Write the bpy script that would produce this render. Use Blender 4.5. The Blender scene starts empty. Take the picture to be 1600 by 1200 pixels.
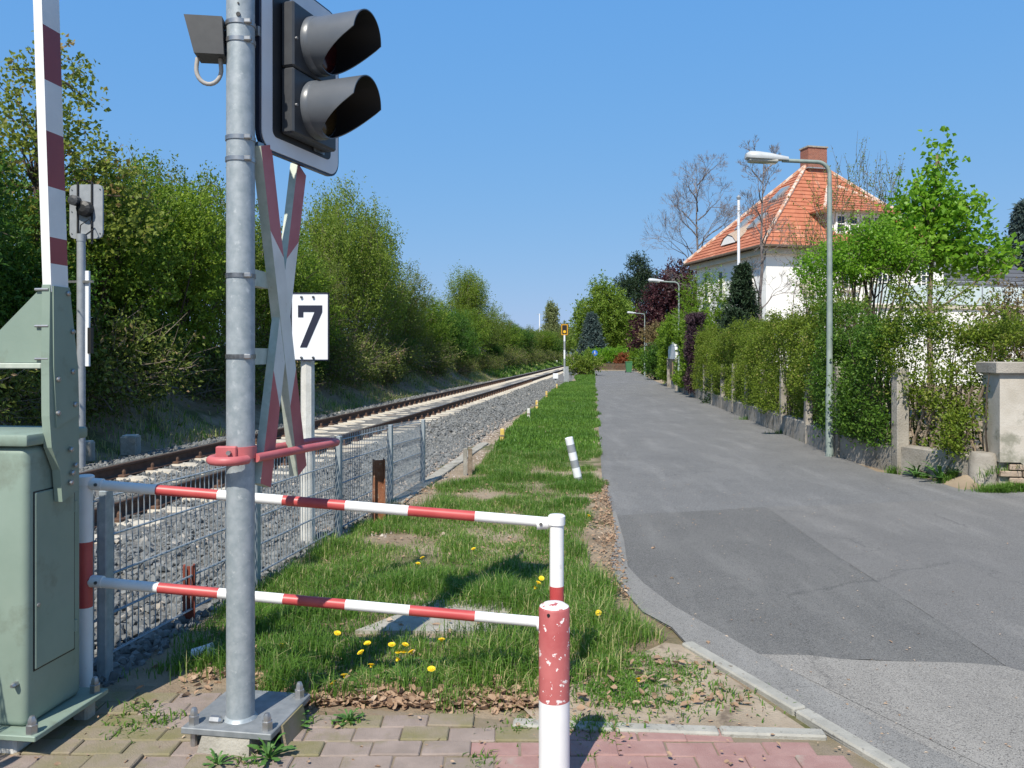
import bpy, bmesh, math, random
import numpy as np
from mathutils import Vector, Matrix, Euler
R = math.radians
rng = np.random.default_rng(7)
random.seed(7)
scene = bpy.context.scene
C = scene.collection

# ------------------------------------------------------------------ camera, sky, sun, exposure
F, CX, HY, CAMH = 1250.0, 800.0, 555.0, 1.6      # focal length and horizon of the photograph, in its pixels
cam_d = bpy.data.cameras.new('camera'); cam = bpy.data.objects.new('camera', cam_d); C.objects.link(cam)
cam.location = (0, 0, CAMH); cam.rotation_euler = (R(90), 0, 0)
cam_d.sensor_fit = 'HORIZONTAL'; cam_d.sensor_width = 36; cam_d.lens = F / 1600 * 36
cam_d.shift_y = -(600 - HY) / 1600; cam_d.clip_start = 0.05; cam_d.clip_end = 3000
scene.camera = cam
SUN_EL, SUN_HEAD = 50.0, 21.0                    # light travels 21 degrees right of straight ahead
world = bpy.data.worlds.new('World'); scene.world = world; world.use_nodes = True
wn = world.node_tree; bgn = wn.nodes['Background']
sky = wn.nodes.new('ShaderNodeTexSky'); sky.sky_type = 'NISHITA'; sky.sun_disc = False
sky.sun_elevation = R(SUN_EL); sky.sun_rotation = R(180 + SUN_HEAD)
sky.altitude = 200; sky.air_density = 1.0; sky.dust_density = 0.35; sky.ozone_density = 2.2
ssep = wn.nodes.new('ShaderNodeSeparateColor'); scom = wn.nodes.new('ShaderNodeCombineColor'); wn.links.new(sky.outputs[0], ssep.inputs[0])
EXPO = 0.45
for ch, (k_, g_, l_) in enumerate(((0.122, 0.60, 0.112), (0.305, 0.285, 0.18), (0.74, 0.05, 0.215))):     # the even blue of the photograph's clear sky
    pw = wn.nodes.new('ShaderNodeMath'); pw.operation = 'POWER'; pw.inputs[1].default_value = g_
    ml = wn.nodes.new('ShaderNodeMath'); ml.operation = 'MULTIPLY'; ml.inputs[1].default_value = k_ / 2 ** EXPO / 0.1
    wn.links.new(ssep.outputs[ch], pw.inputs[0]); 
    ln_ = wn.nodes.new('ShaderNodeMath'); ln_.operation = 'MULTIPLY'; ln_.inputs[1].default_value = l_ / k_; wn.links.new(ssep.outputs[ch], ln_.inputs[0])
    mn_ = wn.nodes.new('ShaderNodeMath'); mn_.operation = 'MINIMUM'; wn.links.new(pw.outputs[0], mn_.inputs[0]); wn.links.new(ln_.outputs[0], mn_.inputs[1]); wn.links.new(mn_.outputs[0], ml.inputs[0]); wn.links.new(ml.outputs[0], scom.inputs[ch])
wn.links.new(scom.outputs[0], bgn.inputs[0]); bgn.inputs[1].default_value = 0.1
sd = bpy.data.lights.new('sun', 'SUN'); so = bpy.data.objects.new('sun', sd); C.objects.link(so)
sd.energy = 4.6; sd.angle = R(0.53); sd.color = (1.0, 0.94, 0.83)
hd = Vector((math.sin(R(SUN_HEAD)) * math.cos(R(SUN_EL)), math.cos(R(SUN_HEAD)) * math.cos(R(SUN_EL)), -math.sin(R(SUN_EL))))
so.rotation_euler = hd.to_track_quat('-Z', 'Y').to_euler(); so.location = (0, -5, 20)
vs = scene.view_settings; vs.view_transform = 'Standard'; vs.look = 'None'; vs.exposure = EXPO; vs.gamma = 1.0
scene.cycles.max_bounces = 6; scene.cycles.transparent_max_bounces = 6
scene.cycles.use_denoising = True

def P(px, py, Y):                                # pixel + known distance -> point
    return Vector(((px - CX) / F * Y, Y, CAMH - (py - HY) * Y / F))
def G(px, py, z=0.0):                            # pixel on a level surface at height z
    Y = F * (CAMH - z) / (py - HY)
    return Vector(((px - CX) / F * Y, Y, z))

# ------------------------------------------------------------------ materials
def nodes_of(name):
    m = bpy.data.materials.new(name); m.use_nodes = True
    nt = m.node_tree
    return m, nt, nt.nodes['Principled BSDF']
def noise(nt, vec, scale, detail=4, rough=0.6):
    n = nt.nodes.new('ShaderNodeTexNoise'); n.inputs['Scale'].default_value = scale
    n.inputs['Detail'].default_value = detail; n.inputs['Roughness'].default_value = rough
    nt.links.new(vec, n.inputs['Vector']); return n
def mixc(nt, fac, a, b):
    m = nt.nodes.new('ShaderNodeMix'); m.data_type = 'RGBA'
    for s, v in ((m.inputs[0], fac), (m.inputs[6], a), (m.inputs[7], b)):
        if hasattr(v, 'links') or hasattr(v, 'is_linked'): nt.links.new(v, s)
        elif isinstance(v, (int, float)): s.default_value = v
        else: s.default_value = (*v, 1)
    return m.outputs[2]
def ramp(nt, fac, lo, hi):
    m = nt.nodes.new('ShaderNodeMapRange'); m.inputs[1].default_value = lo; m.inputs[2].default_value = hi
    nt.links.new(fac, m.inputs[0]); return m.outputs[0]
def mat(name, c1, c2=None, scale=6, lo=0.35, hi=0.65, rough=0.6, metal=0.0, bump=0.0, bscale=None, spot=None, coat=0.0, detail=4):
    """noise mix of two colours, optional spots (colour, scale, threshold), noise relief"""
    m, nt, b = nodes_of(name)
    b.inputs['Roughness'].default_value = rough; b.inputs['Metallic'].default_value = metal
    b.inputs['Coat Weight'].default_value = coat
    tc = nt.nodes.new('ShaderNodeTexCoord'); oi = nt.nodes.new('ShaderNodeObjectInfo'); vm = nt.nodes.new('ShaderNodeVectorMath'); vm.operation = 'MULTIPLY_ADD'
    nt.links.new(oi.outputs['Random'], vm.inputs[0]); vm.inputs[1].default_value = (37, 53, 71); nt.links.new(tc.outputs['Object'], vm.inputs[2]); vec = vm.outputs[0]
    col = None
    if c2 is not None:
        n = noise(nt, vec, scale, detail); col = mixc(nt, ramp(nt, n.outputs[0], lo, hi), c1, c2)
    if spot:
        n2 = noise(nt, vec, spot[1], 6, 0.65)
        col = mixc(nt, ramp(nt, n2.outputs[0], spot[2], spot[2] + spot[3]), col if col is not None else c1, spot[0])
    if col is not None: nt.links.new(col, b.inputs['Base Color'])
    else: b.inputs['Base Color'].default_value = (*c1, 1)
    if bump:
        nb = noise(nt, vec, bscale or scale * 4, 5, 0.7)
        bp = nt.nodes.new('ShaderNodeBump'); bp.inputs['Strength'].default_value = bump; bp.inputs['Distance'].default_value = 0.02
        nt.links.new(nb.outputs[0], bp.inputs['Height']); nt.links.new(bp.outputs[0], b.inputs['Normal'])
    return m
def tintmat(name, c1, c2, c3=None, rough=0.6, trans=0.0, spec=0.3):
    """colour of each piece from its own 'tint' attribute; thin leaves let light through"""
    m, nt, b = nodes_of(name)
    a = nt.nodes.new('ShaderNodeAttribute'); a.attribute_name = 'tint'
    cr = nt.nodes.new('ShaderNodeValToRGB'); e = cr.color_ramp.elements
    e[0].color = (*c1, 1); e[1].color = (*c2, 1)
    if c3 is not None:
        e[1].position = 0.8; x = cr.color_ramp.elements.new(1.0); x.color = (*c3, 1)
    nt.links.new(a.outputs['Fac'], cr.inputs[0]); nt.links.new(cr.outputs[0], b.inputs['Base Color'])
    b.inputs['Roughness'].default_value = rough; b.inputs['Specular IOR Level'].default_value = spec
    if trans:
        t = nt.nodes.new('ShaderNodeBsdfTranslucent'); mx = nt.nodes.new('ShaderNodeMixShader'); mx.inputs[0].default_value = trans
        hs = nt.nodes.new('ShaderNodeHueSaturation'); hs.inputs['Value'].default_value = 1.25; hs.inputs['Hue'].default_value = 0.49
        nt.links.new(cr.outputs[0], hs.inputs['Color']); nt.links.new(hs.outputs[0], t.inputs[0])
        nt.links.new(b.outputs[0], mx.inputs[1]); nt.links.new(t.outputs[0], mx.inputs[2])
        nt.links.new(mx.outputs[0], nt.nodes['Material Output'].inputs[0])
    return m
def asphalt(name, c1, c2, grain, patch=1.2, gscale=170):
    m, nt, b = nodes_of(name); b.inputs['Roughness'].default_value = 0.85
    tc = nt.nodes.new('ShaderNodeTexCoord'); vec = tc.outputs['Object']
    n = noise(nt, vec, patch, 6, 0.65); col = mixc(nt, ramp(nt, n.outputs[0], 0.3, 0.7), c1, c2)
    mp = nt.nodes.new('ShaderNodeMapping'); mp.inputs['Scale'].default_value = (2.2, 0.35, 1); nt.links.new(vec, mp.inputs[0])
    ns = noise(nt, mp.outputs[0], 1.3, 4, 0.6)
    col = mixc(nt, ramp(nt, ns.outputs[0], 0.5, 0.78), col, tuple(min(1, v * 1.4) for v in c2))
    nd = noise(nt, vec, 0.45, 8, 0.7); col = mixc(nt, ramp(nt, nd.outputs[0], 0.5, 0.72), col, tuple(v * 0.78 for v in c1))
    nf = noise(nt, vec, 3.2, 8, 0.75); col = mixc(nt, ramp(nt, nf.outputs[0], 0.62, 0.74), col, tuple(min(1, v * 1.22) for v in c2))
    wv = nt.nodes.new('ShaderNodeTexVoronoi'); wv.feature = 'DISTANCE_TO_EDGE'; wv.inputs['Scale'].default_value = 0.42
    wa = noise(nt, vec, 2.2, 5, 0.7); wm = nt.nodes.new('ShaderNodeVectorMath'); wm.operation = 'MULTIPLY_ADD'; wm.inputs[1].default_value = (0.55, 0.55, 0.0)
    nt.links.new(wa.outputs['Color'], wm.inputs[0]); nt.links.new(vec, wm.inputs[2]); nt.links.new(wm.outputs[0], wv.inputs['Vector'])
    wk = noise(nt, vec, 0.8, 3, 0.5); mu = nt.nodes.new('ShaderNodeMath'); mu.operation = 'MULTIPLY'
    nt.links.new(ramp(nt, wv.outputs['Distance'], 0.006, 0.0), mu.inputs[0]); nt.links.new(ramp(nt, wk.outputs[0], 0.5, 0.56), mu.inputs[1])
    col = mixc(nt, mu.outputs[0], col, tuple(v * 0.7 for v in c1))
    vo = nt.nodes.new('ShaderNodeTexVoronoi'); vo.inputs['Scale'].default_value = gscale; nt.links.new(vec, vo.inputs['Vector'])
    sp = nt.nodes.new('ShaderNodeSeparateColor'); nt.links.new(vo.outputs['Color'], sp.inputs[0])
    col = mixc(nt, ramp(nt, sp.outputs[0], 0.55, 1.0), col, grain)
    col = mixc(nt, ramp(nt, sp.outputs[1], 0.7, 1.0), col, tuple(v * 0.4 for v in c1))
    nt.links.new(col, b.inputs['Base Color'])
    bp = nt.nodes.new('ShaderNodeBump'); bp.inputs['Strength'].default_value = 0.5; bp.inputs['Distance'].default_value = 0.006
    nt.links.new(vo.outputs['Distance'], bp.inputs['Height']); nt.links.new(bp.outputs[0], b.inputs['Normal'])
    return m

M = {}
M['asphalt'] = asphalt('asphalt', (0.13, 0.127, 0.121), (0.17, 0.165, 0.156), (0.25, 0.25, 0.248), 1.2, 200)
M['asphalt_dark'] = asphalt('asphalt_dark', (0.105, 0.102, 0.096), (0.145, 0.14, 0.13), (0.21, 0.203, 0.19), 1.8, 240)
M['asphalt_drive'] = asphalt('asphalt_drive', (0.138, 0.133, 0.126), (0.19, 0.181, 0.167), (0.23, 0.222, 0.21), 0.9, 240)
M['asphalt_light'] = asphalt('asphalt_light', (0.21, 0.197, 0.178), (0.265, 0.248, 0.222), (0.34, 0.32, 0.288), 1.5, 230)
M['gutter'] = asphalt('gutter', (0.19, 0.183, 0.17), (0.245, 0.235, 0.217), (0.28, 0.27, 0.25), 2.5, 260)
M['soil'] = mat('soil', (0.21, 0.15, 0.095), (0.36, 0.285, 0.2), 1.6, rough=0.95, bump=0.8, bscale=60, spot=((0.1, 0.105, 0.035), 0.9, 0.52, 0.1))
M['soil_sand'] = mat('soil_sand', (0.3, 0.235, 0.165), (0.41, 0.335, 0.25), 4, rough=0.95, bump=0.6, bscale=90, spot=((0.16, 0.12, 0.085), 7, 0.55, 0.12))
M['kerbstone'] = mat('kerbstone', (0.3, 0.29, 0.255), (0.38, 0.365, 0.32), 9, rough=0.9, bump=0.4, bscale=120, spot=((0.2, 0.19, 0.16), 30, 0.58, 0.1))
M['concrete'] = mat('concrete', (0.27, 0.25, 0.21), (0.4, 0.375, 0.32), 5, rough=0.92, bump=0.5, bscale=70, spot=((0.15, 0.14, 0.09), 8, 0.56, 0.12))
M['concrete_pale'] = mat('concrete_pale', (0.5, 0.49, 0.45), (0.62, 0.61, 0.57), 12, rough=0.9, bump=0.3, bscale=90)
M['wall_concrete'] = mat('wall_concrete', (0.24, 0.215, 0.18), (0.36, 0.33, 0.285), 2.2, rough=0.93, bump=0.6, bscale=40, spot=((0.13, 0.115, 0.085), 3.5, 0.55, 0.13))
M['render_old'] = mat('render_old', (0.4, 0.36, 0.3), (0.52, 0.48, 0.42), 2.5, rough=0.93, bump=0.3, bscale=50, spot=((0.24, 0.23, 0.18), 2.2, 0.56, 0.1))
M['old_brick'] = mat('old_brick', (0.3, 0.22, 0.16), (0.4, 0.32, 0.25), 9, rough=0.95, bump=0.5)
M['paver_red'] = mat('paver_red', (0.31, 0.175, 0.155), (0.37, 0.225, 0.2), 9, rough=0.92, bump=0.45, bscale=160, spot=((0.36, 0.3, 0.25), 5, 0.6, 0.12))
M['paver_grey'] = mat('paver_grey', (0.25, 0.2, 0.17), (0.32, 0.255, 0.22), 9, rough=0.92, bump=0.5, bscale=160, spot=((0.22, 0.19, 0.11), 4, 0.54, 0.16))
M['paver_moss'] = mat('paver_moss', (0.2, 0.18, 0.085), (0.27, 0.22, 0.165), 6, rough=0.95, bump=0.5, bscale=120)
M['galv'] = mat('galv', (0.27, 0.31, 0.33), (0.36, 0.395, 0.415), 26, lo=0.35, hi=0.65, rough=0.48, metal=0.25, bump=0.04, bscale=60, detail=3, spot=((0.46, 0.49, 0.5), 34, 0.6, 0.1))
M['galv_plate'] = mat('galv_plate', (0.17, 0.185, 0.195), (0.25, 0.265, 0.275), 14, rough=0.55, metal=0.2, bump=0.05, bscale=60)
M['steel'] = mat('steel', (0.33, 0.33, 0.33), (0.42, 0.42, 0.42), 30, rough=0.35, metal=0.8)
M['strap_dark'] = mat('strap_dark', (0.13, 0.13, 0.13), (0.3, 0.3, 0.3), 30, rough=0.35, metal=0.8)
M['fence_steel'] = mat('fence_steel', (0.25, 0.29, 0.32), (0.38, 0.42, 0.45), 20, rough=0.5, metal=0.4)
M['green_paint'] = mat('green_paint', (0.2, 0.265, 0.215), (0.235, 0.3, 0.245), 3, rough=0.5, bump=0.04, bscale=50, spot=((0.165, 0.2, 0.155), 5, 0.57, 0.15))
M['pale_green'] = mat('pale_green', (0.36, 0.41, 0.34), (0.46, 0.5, 0.43), 18, rough=0.55, spot=((0.28, 0.3, 0.22), 9, 0.6, 0.12))
M['white_paint'] = mat('white_paint', (0.74, 0.74, 0.73), (0.8, 0.8, 0.79), 8, rough=0.4, spot=((0.55, 0.54, 0.5), 14, 0.66, 0.08))
M['red_paint'] = mat('red_paint', (0.42, 0.055, 0.055), (0.5, 0.085, 0.08), 6, rough=0.42, spot=((0.55, 0.2, 0.19), 35, 0.68, 0.05))
M['red_worn'] = mat('red_worn', (0.36, 0.075, 0.075), (0.45, 0.13, 0.125), 7, rough=0.6, spot=((0.75, 0.7, 0.68), 34, 0.61, 0.02))
M['red_film'] = mat('red_film', (0.27, 0.05, 0.055), (0.33, 0.06, 0.065), 4, rough=0.4)
M['cross_red'] = mat('cross_red', (0.4, 0.09, 0.1), (0.47, 0.13, 0.14), 5, rough=0.5)
M['cross_white'] = mat('cross_white', (0.6, 0.6, 0.57), (0.72, 0.72, 0.69), 5, rough=0.3, spot=((0.33, 0.32, 0.25), 11, 0.62, 0.1))
M['loop_red'] = mat('loop_red', (0.42, 0.09, 0.1), (0.5, 0.14, 0.14), 9, rough=0.5)
M['black'] = mat('black', (0.012, 0.012, 0.013), rough=0.5)
M['navy'] = mat('navy', (0.015, 0.017, 0.035), rough=0.4)
M['signal_white'] = mat('signal_white', (0.62, 0.62, 0.64), (0.68, 0.68, 0.69), 5, rough=0.45)
M['signal_grey'] = mat('signal_grey', (0.035, 0.037, 0.042), (0.045, 0.048, 0.053), 20, rough=0.45)
M['hood_grey'] = mat('hood_grey', (0.09, 0.1, 0.115), (0.105, 0.115, 0.13), 10, rough=0.34)
M['lens_red'] = mat('lens_red', (0.03, 0.004, 0.004), rough=0.15)
M['lens_amber'] = mat('lens_amber', (0.03, 0.018, 0.006), rough=0.15)
M['plate_back'] = mat('plate_back', (0.27, 0.29, 0.31), (0.33, 0.35, 0.37), 9, rough=0.5, metal=0.2)
M['sensor_grey'] = mat('sensor_grey', (0.035, 0.037, 0.04), (0.045, 0.047, 0.05), 20, rough=0.55)
M['hose_grey'] = mat('hose_grey', (0.33, 0.31, 0.29), (0.4, 0.38, 0.36), 40, rough=0.7)
M['sign_white'] = mat('sign_white', (0.7, 0.72, 0.75), (0.76, 0.77, 0.79), 6, rough=0.4)
M['rail_rust'] = mat('rail_rust', (0.075, 0.04, 0.026), (0.12, 0.065, 0.04), 12, rough=0.85, bump=0.2)
M['rail_top'] = mat('rail_top', (0.3, 0.28, 0.26), (0.42, 0.4, 0.38), 5, rough=0.3, metal=0.7)
M['sleeper'] = mat('sleeper', (0.46, 0.41, 0.33), (0.58, 0.53, 0.44), 7, rough=0.92, bump=0.4, bscale=50)
M['rust'] = mat('rust', (0.2, 0.075, 0.035), (0.32, 0.14, 0.075), 14, rough=0.9, bump=0.4, spot=((0.42, 0.3, 0.2), 25, 0.58, 0.1))
M['rust_dark'] = mat('rust_dark', (0.16, 0.035, 0.02), (0.24, 0.06, 0.035), 14, rough=0.8)
M['wood_old'] = mat('wood_old', (0.17, 0.125, 0.085), (0.28, 0.22, 0.16), 12, rough=0.9, bump=0.5)
M['yellow'] = mat('yellow', (0.55, 0.37, 0.07), (0.6, 0.45, 0.14), 12, rough=0.7, spot=((0.6, 0.55, 0.42), 10, 0.55, 0.1))
M['lamp_pole'] = mat('lamp_pole', (0.2, 0.25, 0.225), (0.28, 0.33, 0.3), 6, rough=0.55, metal=0.1)
M['lamp_head'] = mat('lamp_head', (0.42, 0.44, 0.45), (0.5, 0.52, 0.53), 6, rough=0.45)
M['lamp_glass'] = mat('lamp_glass', (0.42, 0.41, 0.36), rough=0.15)
M['house_white'] = mat('house_white', (0.78, 0.76, 0.71), (0.83, 0.81, 0.77), 0.8, rough=0.9, bump=0.1, bscale=40)
M['house_cream'] = mat('house_cream', (0.5, 0.45, 0.34), (0.56, 0.51, 0.4), 3, rough=0.8)
M['chimney_brick'] = None
M['glass'] = mat('glass', (0.03, 0.04, 0.05), rough=0.08)
M['glass_sky'] = mat('glass_sky', (0.2, 0.25, 0.28), rough=0.1)
M['balustrade'] = mat('balustrade', (0.5, 0.58, 0.58), (0.56, 0.63, 0.63), 1, rough=0.2)
M['slate'] = mat('slate', (0.085, 0.092, 0.105), (0.12, 0.128, 0.14), 3, rough=0.6)
M['mortar'] = mat('mortar', (0.6, 0.5, 0.42), (0.45, 0.22, 0.13), 4, lo=0.45, hi=0.55, rough=0.9)
M['bark'] = mat('bark', (0.13, 0.1, 0.07), (0.22, 0.175, 0.125), 10, rough=0.95, bump=0.5)
M['bark_dark'] = mat('bark_dark', (0.05, 0.038, 0.028), (0.1, 0.075, 0.055), 10, rough=0.95, bump=0.4)
M['twig_bare'] = mat('twig_bare', (0.12, 0.1, 0.095), (0.2, 0.175, 0.165), 6, rough=0.95)
M['twig_grey'] = mat('twig_grey', (0.13, 0.105, 0.08), (0.2, 0.165, 0.13), 6, rough=0.95)
M['fence_brown'] = mat('fence_brown', (0.09, 0.06, 0.04), (0.14, 0.1, 0.07), 6, rough=0.9)
M['bin_green'] = mat('bin_green', (0.05, 0.17, 0.07), rough=0.5)
M['sign_blue'] = mat('sign_blue', (0.02, 0.12, 0.5), rough=0.4)
M['lit_amber'] = mat('lit_amber', (0.75, 0.45, 0.02), rough=0.4)
M['frame_amber'] = mat('frame_amber', (0.5, 0.26, 0.015), rough=0.5)
M['tan_board'] = mat('tan_board', (0.3, 0.19, 0.1), (0.36, 0.24, 0.13), 3, rough=0.8)
M['cup_white'] = mat('cup_white', (0.7, 0.72, 0.74), rough=0.4)
M['petal'] = mat('petal', (0.75, 0.5, 0.01), (0.8, 0.62, 0.02), 200, rough=0.7)
M['stalk'] = mat('stalk', (0.12, 0.2, 0.05), rough=0.7)
M['flower_leaf'] = mat('flower_leaf', (0.05, 0.13, 0.02), (0.08, 0.18, 0.035), 30, rough=0.6)
LEAF = {
 'bank': tintmat('leaf_bank', (0.085, 0.155, 0.015), (0.2, 0.315, 0.034), (0.35, 0.43, 0.07), 0.5, 0.5),
 'bank_lime': tintmat('leaf_bank_lime', (0.1, 0.17, 0.014), (0.22, 0.34, 0.034), (0.36, 0.45, 0.07), 0.5, 0.5),
 'bank_olive': tintmat('leaf_bank_olive', (0.09, 0.13, 0.018), (0.19, 0.26, 0.04), (0.36, 0.33, 0.11), 0.55, 0.45),
 'dark': tintmat('leaf_dark', (0.035, 0.09, 0.013), (0.085, 0.19, 0.022), (0.15, 0.27, 0.035), 0.45, 0.4),
 'willow': tintmat('leaf_willow', (0.13, 0.2, 0.025), (0.23, 0.32, 0.045), (0.33, 0.38, 0.1), 0.5, 0.5),
 'bramble': tintmat('leaf_bramble', (0.08, 0.12, 0.02), (0.18, 0.22, 0.04), (0.36, 0.25, 0.14), 0.6, 0.3),
 'maple': tintmat('leaf_maple', (0.12, 0.27, 0.02), (0.23, 0.43, 0.035), (0.34, 0.52, 0.08), 0.42, 0.52),
 'young': tintmat('leaf_young', (0.15, 0.2, 0.03), (0.25, 0.3, 0.05), (0.28, 0.2, 0.07), 0.55, 0.45),
 'hedge': tintmat('leaf_hedge', (0.095, 0.15, 0.015), (0.21, 0.29, 0.03), (0.35, 0.33, 0.1), 0.5, 0.45),
 'privet': tintmat('leaf_privet', (0.05, 0.12, 0.014), (0.115, 0.22, 0.026), (0.2, 0.3, 0.055), 0.45, 0.4),
 'ivy': tintmat('leaf_ivy', (0.09, 0.18, 0.014), (0.19, 0.31, 0.025), (0.27, 0.37, 0.05), 0.45, 0.45),
 'purple': tintmat('leaf_purple', (0.035, 0.012, 0.016), (0.075, 0.025, 0.03), (0.12, 0.045, 0.045), 0.5, 0.25),
 'plum': tintmat('leaf_plum', (0.045, 0.025, 0.035), (0.09, 0.05, 0.065), (0.13, 0.08, 0.09), 0.5, 0.25),
 'pine': tintmat('leaf_pine', (0.015, 0.035, 0.015), (0.035, 0.065, 0.028), (0.05, 0.085, 0.04), 0.6, 0.1),
 'spruce': tintmat('leaf_spruce', (0.04, 0.07, 0.065), (0.085, 0.125, 0.115), (0.13, 0.17, 0.16), 0.6, 0.1),
 'birch': tintmat('leaf_birch', (0.11, 0.19, 0.02), (0.21, 0.31, 0.04), (0.28, 0.36, 0.07), 0.5, 0.45),
 'poplar': tintmat('leaf_poplar', (0.15, 0.19, 0.07), (0.24, 0.28, 0.11), (0.33, 0.34, 0.19), 0.55, 0.35),
 'brown': tintmat('leaf_brown', (0.14, 0.1, 0.045), (0.22, 0.17, 0.07), (0.3, 0.26, 0.06), 0.6, 0.3),
 'red': tintmat('leaf_red', (0.2, 0.06, 0.025), (0.3, 0.1, 0.04), (0.2, 0.16, 0.04), 0.6, 0.3),
 'grass': tintmat('leaf_grass', (0.075, 0.17, 0.024), (0.17, 0.31, 0.05), (0.52, 0.48, 0.23), 0.45, 0.45),
 'litter': tintmat('leaf_litter', (0.26, 0.16, 0.1), (0.43, 0.3, 0.2), (0.56, 0.44, 0.33), 0.8, 0.2),
 'stone': tintmat('ballast_stone', (0.095, 0.1, 0.1), (0.21, 0.213, 0.208), (0.48, 0.41, 0.33), 0.85),
 'stone_warm': tintmat('ballast_stone_warm', (0.2, 0.16, 0.13), (0.36, 0.31, 0.27), (0.5, 0.44, 0.37), 0.85),
 'tile': tintmat('roof_tile', (0.36, 0.125, 0.07), (0.45, 0.165, 0.09), (0.5, 0.22, 0.13), 0.75),
}

# ------------------------------------------------------------------ mesh helpers
def tag(o, label=None, cat=None, group=None, kind=None):
    if label: o['label'] = label
    if cat: o['category'] = cat
    if group: o['group'] = group
    if kind: o['kind'] = kind
    return o
def empty(name, loc=(0, 0, 0), rz=0.0, label=None, cat=None, group=None):
    o = bpy.data.objects.new(name, None); C.objects.link(o); o.location = loc; o.rotation_euler = (0, 0, rz)
    o.empty_display_size = 0.2
    return tag(o, label, cat, group)
def link(name, me, parent=None, loc=None):
    o = bpy.data.objects.new(name, me); C.objects.link(o)
    if parent is not None: o.parent = parent
    if loc is not None: o.location = loc
    return o
def copy_tree(o, parent=None):
    c = o.copy(); C.objects.link(c); c.parent = parent
    for ch in list(o.children): copy_tree(ch, c)
    return c

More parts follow.
